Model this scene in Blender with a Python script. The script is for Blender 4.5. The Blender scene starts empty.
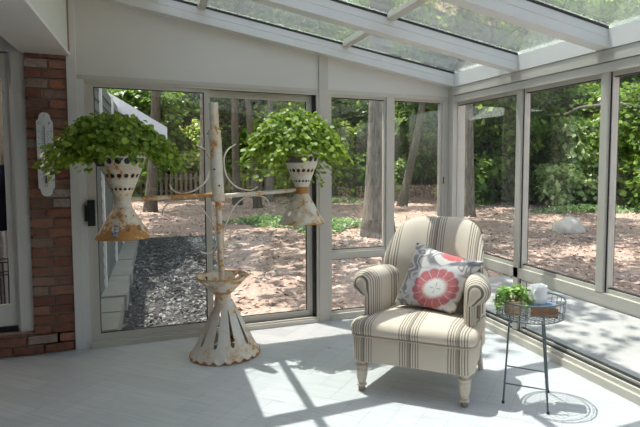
import bpy, bmesh, math, random
import numpy as np
from mathutils import Vector, Matrix, noise as mnoise

C = bpy.context.scene.collection
scene = bpy.context.scene
R = math.radians
PI = math.pi
random.seed(7)

# ------------------------------------------------------------------ objects
def tag(o, label=None, cat=None, group=None, kind=None):
    if label: o['label'] = label
    if cat: o['category'] = cat
    if group: o['group'] = group
    if kind: o['kind'] = kind
    return o

def empty(name, loc=(0, 0, 0), rz=0.0, label=None, cat=None, group=None, kind=None):
    o = bpy.data.objects.new(name, None)
    o.empty_display_size = 0.1
    C.objects.link(o)
    o.location = loc
    o.rotation_euler = (0, 0, rz)
    return tag(o, label, cat, group, kind)

def link_mesh(name, me, mat, parent=None):
    if mat is not None and len(me.materials) == 0:
        me.materials.append(mat)
    o = bpy.data.objects.new(name, me)
    C.objects.link(o)
    if parent is not None:
        o.parent = parent
    return o

def copy_tree(o, parent=None):
    c = o.copy()
    C.objects.link(c)
    c.parent = parent
    for ch in list(o.children):
        copy_tree(ch, c)
    return c

class MB:
    """collects simple shapes into one mesh"""
    def __init__(self):
        self.v = []; self.f = []
    def add(self, verts, faces):
        n = len(self.v)
        self.v.extend([tuple(p) for p in verts])
        self.f.extend([tuple(i + n for i in f) for f in faces])
        return self
    def box(self, x0, x1, y0, y1, z0, z1):
        return self.add([(x0, y0, z0), (x1, y0, z0), (x1, y1, z0), (x0, y1, z0),
                         (x0, y0, z1), (x1, y0, z1), (x1, y1, z1), (x0, y1, z1)],
                        [(3, 2, 1, 0), (4, 5, 6, 7), (0, 1, 5, 4), (1, 2, 6, 5), (2, 3, 7, 6), (3, 0, 4, 7)])
    def prism(self, poly, axis, a, b):
        """extrude a 2d polygon along an axis; axis 'y': poly is (x,z); 'x': (y,z); 'z': (x,y)"""
        def p(q, t):
            if axis == 'y': return (q[0], t, q[1])
            if axis == 'x': return (t, q[0], q[1])
            return (q[0], q[1], t)
        n = len(poly)
        vs = [p(q, a) for q in poly] + [p(q, b) for q in poly]
        fs = [tuple(range(n)), tuple(range(2 * n - 1, n - 1, -1))]
        for i in range(n):
            j = (i + 1) % n
            fs.append((i, i + n, j + n, j))
        return self.add(vs, fs)
    def tube(self, pts, r, n=8, closed=False):
        pts = [Vector(p) for p in pts]
        m = len(pts)
        rr = r if isinstance(r, (list, tuple)) else [r] * m
        def tan(i):
            if closed: return (pts[(i + 1) % m] - pts[i - 1]).normalized()
            if i == 0: return (pts[1] - pts[0]).normalized()
            if i == m - 1: return (pts[-1] - pts[-2]).normalized()
            return (pts[i + 1] - pts[i - 1]).normalized()
        t = tan(0)
        up = Vector((0, 0, 1)) if abs(t.z) < 0.9 else Vector((1, 0, 0))
        s = t.cross(up).normalized()
        vs = []
        for i in range(m):
            t = tan(i)
            s = (s - t * s.dot(t)).normalized()
            b = t.cross(s)
            for k in range(n):
                a = 2 * PI * k / n
                vs.append(pts[i] + (s * math.cos(a) + b * math.sin(a)) * rr[i])
        fs = []
        for i in range(m if closed else m - 1):
            j = (i + 1) % m
            for k in range(n):
                l = (k + 1) % n
                fs.append((i * n + k, i * n + l, j * n + l, j * n + k))
        if not closed:
            fs.append(tuple(range(n - 1, -1, -1)))
            fs.append(tuple((m - 1) * n + k for k in range(n)))
        return self.add(vs, fs)
    def lathe(self, prof, c=(0, 0, 0), n=24, cap=True):
        vs = []; fs = []
        for (r, z) in prof:
            for k in range(n):
                a = 2 * PI * k / n
                vs.append((c[0] + r * math.cos(a), c[1] + r * math.sin(a), c[2] + z))
        for i in range(len(prof) - 1):
            for k in range(n):
                l = (k + 1) % n
                fs.append((i * n + k, i * n + l, (i + 1) * n + l, (i + 1) * n + k))
        if cap:
            fs.append(tuple(range(n - 1, -1, -1)))
            fs.append(tuple((len(prof) - 1) * n + k for k in range(n)))
        return self.add(vs, fs)
    def grid(self, fn, nu, nv, wrap=False):
        vs = [fn(i / nu, j / nv) for j in range(nv + 1) for i in range(nu + (0 if wrap else 1))]
        w = nu if wrap else nu + 1
        fs = []
        for j in range(nv):
            for i in range(nu):
                k = (i + 1) % w
                fs.append((j * w + i, j * w + k, (j + 1) * w + k, (j + 1) * w + i))
        return self.add(vs, fs)
    def mesh(self, name, smooth=False, merge=False, angle=None):
        me = bpy.data.meshes.new(name)
        me.from_pydata([tuple(p) for p in self.v], [], self.f)
        bm = bmesh.new(); bm.from_mesh(me)
        if merge: bmesh.ops.remove_doubles(bm, verts=bm.verts, dist=merge if merge is not True else 1e-4)
        bmesh.ops.recalc_face_normals(bm, faces=bm.faces)
        bm.to_mesh(me); bm.free()
        if smooth:
            me.polygons.foreach_set('use_smooth', [True] * len(me.polygons))
            if angle: me.set_sharp_from_angle(angle=R(angle))
        me.update()
        return me
    def build(self, name, mat, parent=None, smooth=False, merge=False, angle=None, bevel=0.0, sub=0, solid=0.0):
        o = link_mesh(name, self.mesh(name, smooth, merge, angle), mat, parent)
        if solid:
            m = o.modifiers.new('solid', 'SOLIDIFY'); m.thickness = solid; m.offset = 0
        m = o.modifiers.new('edges', 'EDGE_SPLIT'); m.split_angle = R(38)
        if sub:
            m = o.modifiers.new('sub', 'SUBSURF'); m.levels = sub; m.render_levels = sub
        if bevel:
            m = o.modifiers.new('bevel', 'BEVEL'); m.width = bevel; m.segments = 2; m.limit_method = 'ANGLE'
        return o

def smooth_path(pts, n=6):
    """catmull-rom through the points"""
    P = [Vector(p) for p in pts]
    P = [P[0] * 2 - P[1]] + P + [P[-1] * 2 - P[-2]]
    out = []
    for i in range(1, len(P) - 2):
        for k in range(n):
            t = k / n
            a, b, c, d = P[i - 1], P[i], P[i + 1], P[i + 2]
            out.append(0.5 * ((2 * b) + (c - a) * t + (2 * a - 5 * b + 4 * c - d) * t * t + (3 * b - a - 3 * c + d) * t ** 3))
    out.append(P[-2])
    return out

# ------------------------------------------------------------------ materials
class NT:
    def __init__(self, name):
        self.m = bpy.data.materials.new(name); self.m.use_nodes = True
        self.t = self.m.node_tree; self.t.nodes.clear()
        self.out = self.n('ShaderNodeOutputMaterial')
    def n(self, typ, inp=None, **kw):
        nd = self.t.nodes.new(typ)
        for k, v in kw.items(): setattr(nd, k, v)
        for k, v in (inp or {}).items(): self.s(nd.inputs[k], v)
        return nd
    def s(self, sock, v):
        if hasattr(v, 'is_output'): self.t.links.new(v, sock)
        elif isinstance(v, bpy.types.Node): self.t.links.new(v.outputs[0], sock)
        else:
            if isinstance(v, tuple) and len(v) == 3 and sock.type == 'RGBA': v = v + (1,)
            sock.default_value = v
    def math(self, op, a, b=0.0, c=None, clamp=False):
        nd = self.n('ShaderNodeMath', {0: a, 1: b}, operation=op, use_clamp=clamp)
        if c is not None: self.s(nd.inputs[2], c)
        return nd.outputs[0]
    def mix(self, f, a, b, blend='MIX'):
        nd = self.n('ShaderNodeMix', data_type='RGBA', blend_type=blend)
        self.s(nd.inputs[0], f); self.s(nd.inputs[6], a); self.s(nd.inputs[7], b)
        return nd.outputs[2]
    def ramp(self, f, stops, mode='LINEAR'):
        nd = self.n('ShaderNodeValToRGB', {0: f})
        r = nd.color_ramp; r.interpolation = mode
        while len(r.elements) < len(stops): r.elements.new(0.5)
        for e, (p, c) in zip(r.elements, stops):
            e.position = p
            e.color = (c, c, c, 1) if not isinstance(c, tuple) else c + (1,)
        return nd.outputs[0]
    def noise(self, scale, detail=4, rough=0.55, vec=None, dist=0.0):
        nd = self.n('ShaderNodeTexNoise', {'Scale': scale, 'Detail': detail, 'Roughness': rough, 'Distortion': dist})
        if vec is not None: self.s(nd.inputs['Vector'], vec)
        return nd.outputs[0]
    def obj(self): return self.n('ShaderNodeTexCoord').outputs['Object']
    def mapping(self, vec, scale=(1, 1, 1), rot=(0, 0, 0), loc=(0, 0, 0)):
        return self.n('ShaderNodeMapping', {0: vec, 'Location': loc, 'Rotation': rot, 'Scale': scale}).outputs[0]
    def xyz(self, vec):
        nd = self.n('ShaderNodeSeparateXYZ', {0: vec}); return nd.outputs
    def bump(self, h, strength=0.3, dist=0.01):
        return self.n('ShaderNodeBump', {'Strength': strength, 'Distance': dist, 'Height': h}).outputs[0]
    def island(self): return self.n('ShaderNodeNewGeometry').outputs['Random Per Island']
    def bsdf(self, color, rough=0.5, metal=0.0, normal=None, spec=0.5, **kw):
        nd = self.n('ShaderNodeBsdfPrincipled', {'Base Color': color, 'Roughness': rough, 'Metallic': metal, 'Specular IOR Level': spec})
        for k, v in kw.items(): self.s(nd.inputs[k.replace('_', ' ')], v)
        if normal is not None: self.s(nd.inputs['Normal'], normal)
        self.t.links.new(nd.outputs[0], self.out.inputs[0])
        return self.m
    def surf(self, sh): self.s(self.out.inputs[0], sh); return self.m

def plain(name, col, rough=0.5, metal=0.0, spec=0.5, var=0.0, scale=8.0):
    t = NT(name)
    if var:
        n = t.noise(scale, 4, vec=t.obj())
        c = t.mix(n, tuple(x * (1 - var) for x in col), tuple(min(1, x * (1 + var)) for x in col))
        return t.bsdf(c, rough, metal, spec=spec)
    return t.bsdf(col + (1,), rough, metal, spec=spec)

def m_glass(name, tint=(0.95, 0.95, 0.94), dust=0.0, base=0.052):
    t = NT(name)
    lw = t.n('ShaderNodeLayerWeight', {'Blend': 0.5}).outputs['Facing']
    f = t.math('MULTIPLY_ADD', t.math('POWER', lw, 4.0), 0.9, base, clamp=True)
    tr = t.n('ShaderNodeBsdfTransparent', {0: tint})
    gl = t.n('ShaderNodeBsdfGlossy', {0: (1, 1, 1), 'Roughness': 0.01})
    body = tr
    if dust:
        o = t.mapping(t.obj(), scale=(0.5, 14, 1))
        n = t.noise(3.0, 5, 0.65, vec=o)
        n2 = t.noise(1.7, 3, vec=t.obj())
        am = t.math('MULTIPLY', t.math('MULTIPLY', t.ramp(n, [(0.3, 0.4), (0.75, 1.0)]), t.ramp(n2, [(0.3, 0.5), (0.7, 1.0)])), dust)
        du = t.n('ShaderNodeBsdfTranslucent', {0: (0.8, 0.84, 0.82)})
        body = t.n('ShaderNodeMixShader', {0: am, 1: tr, 2: du})
    mx = t.n('ShaderNodeMixShader', {0: f, 1: body, 2: gl})
    return t.surf(mx)

def m_leaf(name, dark, light, trans=0.35, rough=0.45):
    t = NT(name)
    r = t.island()
    c = t.mix(t.math('POWER', r, 1.4), dark, light)
    b = t.n('ShaderNodeBsdfPrincipled', {'Base Color': c, 'Roughness': rough, 'Specular IOR Level': 0.35})
    tc = t.mix(0.5, c, (light[0] * 1.25, light[1] * 1.25, light[2] * 0.7))
    tl = t.n('ShaderNodeBsdfTranslucent', {0: tc})
    return t.surf(t.n('ShaderNodeMixShader', {0: trans, 1: b, 2: tl}))

def m_bark(name, a, b):
    t = NT(name)
    o = t.mapping(t.obj(), scale=(1, 1, 0.18))
    n = t.noise(22, 6, 0.65, vec=o, dist=0.6)
    n2 = t.noise(2.5, 3, vec=t.obj())
    c = t.mix(t.ramp(n, [(0.35, 0.0), (0.65, 1.0)]), a, b)
    c = t.mix(t.math('MULTIPLY', n2, 0.4), c, (0.22, 0.24, 0.18))
    return t.bsdf(c, 0.9, normal=t.bump(n, 0.9, 0.03), spec=0.2)

def m_rust(name, amount, rimz=None):
    """chipped off-white paint over rust"""
    t = NT(name)
    o = t.obj()
    n = t.noise(16, 7, 0.7, vec=o, dist=0.5)
    big = t.noise(5.0, 3, 0.6, vec=o)
    s = t.math('ADD', t.math('MULTIPLY', n, 0.6), t.math('MULTIPLY', big, 0.55))
    lo = 0.80 - amount
    if rimz: s = t.math('ADD', s, t.ramp(t.math('MULTIPLY', t.math('SUBTRACT', t.xyz(o)[2], rimz[0]), 1 / (rimz[1] - rimz[0])), [(0.0, 0.12), (0.5, 0.045), (0.9, 0.0)]))
    halo = t.ramp(s, [(lo - 0.07, 0.0), (lo + 0.05, 1.0)])
    core = t.ramp(s, [(lo + 0.03, 0.0), (lo + 0.07, 1.0)])
    fine = t.noise(60, 4, vec=o)
    white = t.mix(fine, (0.66, 0.62, 0.54), (0.80, 0.77, 0.70))
    stain = t.mix(fine, (0.64, 0.37, 0.13), (0.72, 0.50, 0.26))
    rust = t.mix(fine, (0.36, 0.15, 0.045), (0.60, 0.31, 0.10))
    c = t.mix(t.math('MULTIPLY', halo, 0.75), white, stain)
    c = t.mix(core, c, rust)
    rg = t.math('MULTIPLY_ADD', core, 0.3, 0.5)
    return t.bsdf(c, rg, normal=t.bump(s, 0.25, 0.004), spec=0.4)

CREAM = (0.62, 0.545, 0.455)
def m_stripe(name, axis, period, phase, stops=None):
    """woven grain-sack linen with grouped dark stripes across one object axis"""
    t = NT(name)
    o = t.obj()
    x, y, z = t.xyz(o)
    co = (x, y, z)[axis]
    wob = t.math('MULTIPLY', t.math('SUBTRACT', t.noise(9, 2, vec=o), 0.5), 0.006)
    u = t.math('FRACT', t.math('DIVIDE', t.math('ADD', t.math('ADD', co, wob), phase), period))
    D = (0.07, 0.05, 0.045); G = (0.23, 0.19, 0.17); L = (0.40, 0.345, 0.30)
    st = [(0.0, CREAM), (0.30, G), (0.325, CREAM), (0.36, D), (0.38, CREAM), (0.41, G), (0.43, CREAM),
          (0.46, G), (0.485, L), (0.50, G), (0.53, D), (0.55, CREAM), (0.58, G), (0.60, CREAM), (0.635, D), (0.655, CREAM), (0.685, G), (0.71, CREAM)]
    if stops: st = [(q_, {'C': CREAM, 'D': D, 'G': G, 'L': L}[k_]) for q_, k_ in stops]
    c = t.ramp(u, st, 'CONSTANT')
    # weave flecks
    wv = t.n('ShaderNodeTexChecker', {0: o, 'Scale': 420.0}).outputs[1]
    fl = t.noise(180, 3, vec=o)
    c = t.mix(0.18, c, t.mix(fl, (0.52, 0.44, 0.35), (0.85, 0.78, 0.66)))
    h = t.math('ADD', wv, fl)
    return t.bsdf(c, 0.9, normal=t.bump(h, 0.2, 0.002), spec=0.15)

M = {}
M['frame'] = plain('painted_aluminium', (0.55, 0.52, 0.46), 0.42, var=0.06, scale=3)
M['frame_white'] = plain('white_painted_beam', (0.70, 0.69, 0.665), 0.45, var=0.05, scale=4)
M['panel'] = plain('gable_panel', (0.66, 0.64, 0.60), 0.6, var=0.04, scale=1.5)
M['white_paint'] = plain('white_paint', (0.78, 0.77, 0.74), 0.5, var=0.05, scale=4)
M['beam_tree_tint'] = plain('white_with_tree_light_tint', (0.66, 0.71, 0.65), 0.5, var=0.04, scale=3)  # white paint with the green light off the trees put into its colour
M['gasket'] = plain('black_rubber', (0.015, 0.015, 0.017), 0.5)
M['black_metal'] = plain('black_metal', (0.018, 0.018, 0.020), 0.4, spec=0.5)
M['glass'] = m_glass('window_glass')
M['roof_glass'] = m_glass('roof_glass', tint=(0.70, 0.74, 0.745), dust=0.08, base=0.05)
M['plaster'] = plain('plaster', (0.13, 0.11, 0.095), 0.8, var=0.05)
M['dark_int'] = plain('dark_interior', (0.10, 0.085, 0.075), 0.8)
M['leaf_plant'] = m_leaf('mint_leaf', (0.085, 0.165, 0.018), (0.40, 0.54, 0.075), 0.38, 0.42)
M['leaf_pot'] = m_leaf('pot_leaf', (0.16, 0.34, 0.06), (0.50, 0.68, 0.26), 0.3, 0.4)
M['stem'] = plain('stem', (0.20, 0.24, 0.07), 0.6)
M['leaf_a'] = m_leaf('tree_leaf_mid', (0.075, 0.16, 0.025), (0.42, 0.56, 0.12), 0.5, 0.38)
M['leaf_b'] = m_leaf('tree_leaf_bright', (0.15, 0.26, 0.05), (0.62, 0.72, 0.22), 0.5, 0.38)
M['leaf_c'] = m_leaf('tree_leaf_dark', (0.035, 0.09, 0.018), (0.24, 0.38, 0.08), 0.45, 0.38)
M['leaf_d'] = m_leaf('shrub_leaf_silver', (0.16, 0.28, 0.10), (0.60, 0.70, 0.40), 0.45, 0.35)
M['bark_grey'] = m_bark('grey_bark', (0.06, 0.05, 0.042), (0.30, 0.27, 0.235))
M['bark_brown'] = m_bark('brown_bark', (0.035, 0.027, 0.022), (0.15, 0.11, 0.085))
M['rust_light'] = m_rust('chipped_white_paint', 0.175)
M['rust_mid'] = m_rust('rust_spotted_paint', 0.215)
M['rust_heavy'] = m_rust('rust_washed_paint', 0.185, (.938, 1.148))
M['rust_arm'] = m_rust('rust_washed_arm', 0.25)
M['rust_collar'] = m_rust('rusted_collar', 0.33)
M['stripe_x'] = m_stripe('striped_linen_lengthways', 0, 0.305, 0.1575)
M['stripe_y'] = m_stripe('striped_linen_arm', 1, 1.0, 0.5, [(0, 'C'), (.250, 'D'), (.256, 'C'), (.262, 'D'), (.269, 'C'), (.277, 'D'), (.285, 'C'), (.294, 'G'), (.312, 'C'), (.322, 'D'), (.330, 'C'), (.340, 'G'), (.352, 'C'), (.372, 'G'), (.378, 'C'), (.475, 'G'), (.485, 'C'), (.497, 'G'), (.515, 'L'), (.522, 'G'), (.535, 'C'), (.55, 'G'), (.558, 'C')])
M['piping'] = plain('cream_piping', (0.55, 0.46, 0.36), 0.9)
M['leg_paint'] = plain('distressed_leg_paint', (0.60, 0.53, 0.43), 0.55, var=0.3, scale=40)
M['caster'] = plain('caster_metal', (0.30, 0.26, 0.21), 0.5)
M['wire'] = plain('grey_steel_wire', (0.13, 0.155, 0.165), 0.45, metal=0.5)
M['mug'] = plain('white_glaze', (0.82, 0.83, 0.84), 0.25)
M['coffee'] = plain('dark_inside', (0.5, 0.5, 0.5), 0.5)
M['navy'] = plain('navy_cloth', (0.015, 0.022, 0.07), 0.9, var=0.2)
M['cloth_white'] = plain('white_cloth', (0.75, 0.76, 0.80), 0.9, var=0.1)

def m_floor():
    t = NT('whitewashed_herringbone_plank')
    r = t.island()
    o = t.obj()
    n = t.noise(2.2, 5, 0.6, vec=o)
    a = t.mapping(o, scale=(1, 1, 1), rot=(0, 0, R(45)))
    g1 = t.noise(9, 5, 0.6, vec=t.mapping(a, scale=(0.35, 6, 1)))
    c = t.mix(r, (0.49, 0.50, 0.52), (0.57, 0.58, 0.60))
    c = t.mix(t.ramp(g1, [(0.42, 0.0), (0.68, 0.55)]), c, (0.38, 0.39, 0.415))
    c = t.mix(t.math('MULTIPLY', n, 0.25), c, (0.66, 0.66, 0.67))
    rough = t.math('MULTIPLY_ADD', n, 0.2, 0.34)
    return t.bsdf(c, rough, normal=t.bump(g1, 0.06, 0.003), spec=0.4)
M['floor'] = m_floor()
M['grout'] = plain('grout', (0.40, 0.40, 0.41), 0.8)

def m_ground():
    t = NT('leaf_litter_soil')
    o = t.obj()
    n = t.noise(1.2, 5, vec=o); f = t.noise(14, 6, 0.7, vec=o); v = t.noise(45, 3, 0.7, vec=o)
    c = t.mix(f, (0.18, 0.13, 0.11), (0.48, 0.36, 0.30))
    c = t.mix(t.ramp(v, [(0.5, 0.0), (0.7, 0.8)]), c, (0.66, 0.55, 0.49))
    c = t.mix(t.ramp(n, [(0.35, 0.0), (0.6, 0.4)]), c, (0.17, 0.12, 0.095))
    return t.bsdf(c, 0.95, normal=t.bump(f, 0.6, 0.05), spec=0.1)
M['ground'] = m_ground()
def m_gravel():
    t = NT('dark_mulch')
    o = t.obj()
    f = t.noise(30, 6, 0.75, vec=o)
    c = t.mix(t.ramp(f, [(0.4, 0.0), (0.7, 1.0)]), (0.025, 0.026, 0.028), (0.10, 0.10, 0.105))
    return t.bsdf(c, 0.9, normal=t.bump(f, 0.7, 0.03), spec=0.2)
M['mulch'] = m_gravel()
def m_litter(name, a, b):
    t = NT(name)
    c = t.mix(t.island(), a, b)
    return t.bsdf(c, 0.8, spec=0.2)
M['litter'] = m_litter('fallen_leaf', (0.17, 0.115, 0.095), (0.66, 0.52, 0.45))
M['litter_pale'] = m_litter('pale_chip', (0.06, 0.062, 0.065), (0.28, 0.28, 0.285))
M['ivy'] = m_leaf('ivy_leaf', (0.06, 0.15, 0.04), (0.28, 0.42, 0.20), 0.3)
M['kerb'] = plain('grey_kerb_stone', (0.30, 0.29, 0.27), 0.9, var=0.3, scale=6)
M['glare_tone'] = plain('pale_glare_tone', (0.50, 0.47, 0.42), 0.9, var=0.3, scale=6)  # pale tone of the glare patch, used on the mound that imitates it
M['concrete'] = plain('weathered_concrete', (0.235, 0.245, 0.245), 0.8, var=0.2, scale=5)
M['siding'] = plain('blue_grey_siding', (0.11, 0.125, 0.135), 0.6, var=0.05)
M['shingle'] = plain('roof_shingle', (0.14, 0.12, 0.11), 0.9, var=0.2)
M['timber'] = plain('porch_timber', (0.34, 0.25, 0.17), 0.7, var=0.2)
M['fence_wood'] = plain('weathered_fence_wood', (0.20, 0.165, 0.13), 0.9, var=0.25, scale=5)

def m_brick_piece():
    t = NT('old_red_brick')
    o = t.obj()
    r = t.island()
    n = t.noise(24, 5, 0.65, vec=o)
    c = t.ramp(r, [(0.0, (0.182, 0.084, 0.063)), (0.3, (0.336, 0.140, 0.091)), (0.5, (0.238, 0.140, 0.105)), (0.72, (0.420, 0.182, 0.112)), (0.88, (0.308, 0.210, 0.168)), (1.0, (0.462, 0.392, 0.336))])
    c = t.mix(t.ramp(n, [(0.45, 0.0), (0.75, 0.6)]), c, (0.11, 0.06, 0.05))
    return t.bsdf(c, 0.9, normal=t.bump(n, 0.6, 0.01), spec=0.2)
M['brick'] = m_brick_piece()
M['mortar'] = plain('mortar', (0.24, 0.19, 0.165), 0.95, var=0.2, scale=20)

# ------------------------------------------------------------------ the room shell
# x = 0 is the window wall on the right, y = 0 the sliding-door wall; the room lies in x<0, y<0
YB = -6.3           # rear wall
XL = -5.2           # far left wall of the covered part
SL = 0.156          # roof slope
def zr(x): return 2.19 - SL * x

def struct(o): o['kind'] = 'structure'; return o

# floor: herringbone planks clipped to the room
bm = bmesh.new()
LW, LL = 0.152, 0.608
ca, sa = math.cos(R(45)), math.sin(R(45))
def plank(u0, v0, u1, v1):
    g = 0.0011
    pts = [(u0 + g, v0 + g), (u1 - g, v0 + g), (u1 - g, v1 - g), (u0 + g, v1 - g)]
    P = [(ca * u - sa * v - 2.5, sa * u + ca * v - 3.0) for u, v in pts]
    if max(p[0] for p in P) < XL or min(p[0] for p in P) > 0 or max(p[1] for p in P) < YB or min(p[1] for p in P) > 0.02: return
    bm.faces.new([bm.verts.new((p[0], p[1], 0.0)) for p in P])
kk = int(LL / LW)
for i in range(-45, 46):
    for j in range(-14, 15):
        u = i * LW + j * 2 * LL * 0.5 * 2; v = i * LW
        # horizontal plank then vertical plank, stepping along the diagonal
        plank(u, v, u + LL, v + LW)
        plank(u + LL, v + LW - LL, u + LL + LW, v + LW)
for co, no in (((0.0, 0, 0), (1, 0, 0)), ((XL, 0, 0), (-1, 0, 0)), ((0, 0.02, 0), (0, 1, 0)), ((0, YB, 0), (0, -1, 0))):
    bmesh.ops.bisect_plane(bm, geom=bm.verts[:] + bm.edges[:] + bm.faces[:], plane_co=co, plane_no=no, clear_outer=True)
me = bpy.data.meshes.new('floor'); bm.to_mesh(me); bm.free()
base = MB().box(XL, 0.0, YB, 0.02, -0.12, -0.0012).build('floor', M['grout'])
struct(base)
link_mesh('floor_planks', me, M['floor'], base)

# right wall eave and posts
e = struct(empty('wall_right', (0, 0, 0)))
MB().box(-0.025, 0.10, YB, 0.10, 2.047, 2.105).box(-0.034, 0.10, YB, 0.10, 2.110, 2.150).box(-0.024, 0.10, YB, 0.10, 2.150, 2.188).build('header_rail', M['frame'], e, bevel=0.003)
MB().box(-0.03, 0.13, YB, 0.10, 2.192, 2.318).build('eave_beam', M['frame_white'], e, bevel=0.004)
MB().box(-0.055, 0.10, YB, 0.0, 0.0, 0.055).box(-0.03, 0.10, YB, 0.0, 0.055, 0.085).build('sill_track', M['frame'], e, bevel=0.004)
MB().box(-0.012, 0.05, YB, 0.0, 0.085, 0.092).build('sill_gasket', M['gasket'], e)
m = MB()
mull = [-1.087, -2.0, -2.95, -3.9, -4.85, -5.8]
for i, y in enumerate(mull): m.box(-0.012, 0.085, y - 0.06, y, 0.6 if i % 2 else 0.085, 2.047)
m.box(-0.035, 0.10, -0.105, 0.0, 0.0, 2.19)
m.build('mullion_posts', M['frame'], e, bevel=0.003)
m = MB()
for i, y in enumerate(mull):
    m.box(0.012, 0.075, y - 0.073, y - 0.06, 0.605, 2.047)
    if i % 2 == 0: m.box(0.012, 0.075, y - 0.073, y - 0.06, 0.09, 0.525)
m.build('mullion_gaskets', M['gasket'], e)
edges = [-0.105] + mull[:-1]
wn = 1
def window_unit(axis, a, b, z0, z1, off, fw=0.028, d=0.05, sw=0.8):
    """sash with four bars and a pane; axis 'x' = in the right wall (plane x), 'y' = in the door wall (plane y)"""
    global wn
    f = MB(); g = MB()
    def bx(mb, t0, t1, z0_, z1_, d0, d1):
        if axis == 'x': mb.box(d0, d1, t0, t1, z0_, z1_)
        else: mb.box(t0, t1, d0, d1, z0_, z1_)
    bx(f, a, b, z0, z0 + fw, off, off + d); bx(f, a, b, z1 - fw, z1, off, off + d)
    bx(f, a, a + fw * sw, z0 + fw, z1 - fw, off, off + d); bx(f, b - fw * sw, b, z0 + fw, z1 - fw, off, off + d)
    o = struct(f.build('window_%d' % wn, M['frame'], None, bevel=0.003)); wn += 1
    bx(g, a + fw * sw, b - fw * sw, z0 + fw, z1 - fw, off + d * .5 - .003, off + d * .5 + .003)
    g.build('glass_pane', M['glass'], o)
    k = MB(); q = 0.006
    bx(k, a + fw * sw, b - fw * sw, z0 + fw, z0 + fw + q, off + d * .2, off + d * .8)
    bx(k, a + fw * sw, b - fw * sw, z1 - fw - q, z1 - fw, off + d * .2, off + d * .8)
    k.build('glazing_gasket', M['gasket'], o)
    return o
for i in range(len(edges) - 1):
    hi = edges[i] - (0.073 if i else 0.0); lo = edges[i + 1]
    window_unit('x', lo, hi, 0.605, 2.047, 0.012, sw=0.25)
for lo, hi in ((-1.087, -0.105), (-2.95, -1.16), (-4.85, -3.023)):
    window_unit('x', lo, hi, 0.09, 0.525, 0.012, fw=0.018, sw=0.3)
MB().box(-0.012, 0.085, YB, -0.105, 0.525, 0.605).build('transom_rail', M['frame'], e, bevel=0.003)

# door wall: gable panel, posts, rails
e = struct(empty('wall_back', (0, 0, 0)))
MB().prism([(-3.29, 2.10), (0.0, 2.10), (0.0, zr(0) + 0.06), (-3.29, zr(-3.29) + 0.06)], 'y', 0.0, 0.10).build('gable_panel', M['panel'], e)
MB().box(-3.29, 0.0, -0.006, 0.09, 2.072, 2.104).box(-1.246, -0.035, -0.004, 0.09, 2.062, 2.078).build('head_rail', M['frame'], e, bevel=0.003)
m = MB().box(-1.375, -1.246, -0.012, 0.10, 0.0, 2.08).box(-1.352, -1.27, -0.02, 0.0, 0.0, 2.40)
m.box(-0.695, -0.622, -0.008, 0.09, 0.06, 2.07)
m.box(-0.094, -0.035, -0.008, 0.10, 0.06, 2.07)
m.build('wall_posts', M['frame'], e, bevel=0.004)
MB().box(-3.288, -3.225, -0.01, 0.10, 0.0, 2.70).box(-3.225, -3.18, -0.004, 0.10, 0.0, 2.09).build('jamb', M['frame_white'], e, bevel=0.004)
MB().box(-1.246, -0.094, -0.006, 0.09, 0.582, 0.628).build('transom_rail', M['frame'], e, bevel=0.003)
MB().box(-1.246, -0.035, -0.02, 0.09, 0.0, 0.058).build('sill', M['frame'], e, bevel=0.004)
for a, b in ((-1.246, -0.695), (-0.622, -0.094)):
    w = window_unit('y', a, b, 0.628, 2.062, 0.012, fw=0.02)
    window_unit('y', a, b, 0.058, 0.582, 0.012, fw=0.02)
MB().box(-0.088, -0.08, -0.018, -0.008, 1.25, 1.32).build('window_latch', M['black_metal'], w, bevel=0.002)

# sliding door: left panel inside, right panel on the outer track
d = struct(empty('door_1', (0, 0, 0)))
MB().box(-3.18, -1.375, -0.03, 0.10, 0.0, 0.036).box(-3.18, -1.375, -0.012, 0.012, 0.036, 0.05).build('threshold_track', M['frame'], d, bevel=0.003)
MB().box(-3.18, -1.375, 0.0, 0.012, 2.05, 2.072).build('head_track', M['frame'], d)
lp_ = MB().box(-3.178, -3.118, 0.014, 0.05, 0.045, 2.066).box(-2.318, -2.272, 0.014, 0.05, 0.045, 2.066)
lp_.box(-3.118, -2.318, 0.014, 0.05, 0.045, 0.10).box(-3.118, -2.318, 0.014, 0.05, 2.022, 2.066)
lp = lp_.build('sliding_panel', M['frame'], d, bevel=0.004)
MB().box(-3.12, -2.316, 0.029, 0.035, 0.098, 2.024).build('glass_pane', M['glass'], lp)
k = MB().box(-3.12, -2.316, 0.022, 0.042, 0.098, 0.106).box(-3.12, -2.316, 0.022, 0.042, 2.016, 2.024).box(-3.12, -3.113, 0.022, 0.042, 0.1, 2.02).box(-2.325, -2.316, 0.022, 0.042, 0.1, 2.02)
k.build('glazing_gasket', M['gasket'], lp)
h = MB().box(-3.178, -3.128, -0.032, 0.012, 0.958, 1.157).build('door_handle', M['black_metal'], lp, bevel=0.008)
MB().box(-3.198, -3.18, -0.022, -0.002, 0.995, 1.119).build('latch_keeper', M['black_metal'], lp, bevel=0.004)
MB().lathe([(0.0, 0), (0.006, 0), (0.006, 0.01), (0, 0.01)], (-3.122, 0.0, 1.035), 10).build('lock_screw', M['frame_white'], lp)
rp_ = MB().box(-2.32, -2.28, 0.056, 0.09, 0.045, 2.05).box(-1.45, -1.398, 0.056, 0.09, 0.045, 2.05)
rp_.box(-2.28, -1.45, 0.056, 0.09, 0.045, 0.10).box(-2.28, -1.45, 0.056, 0.09, 1.995, 2.05)
rp = rp_.build('fixed_panel', M['frame'], d, bevel=0.004)
MB().box(-2.282, -1.448, 0.07, 0.076, 0.098, 1.998).build('glass_pane', M['glass'], rp)
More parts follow.
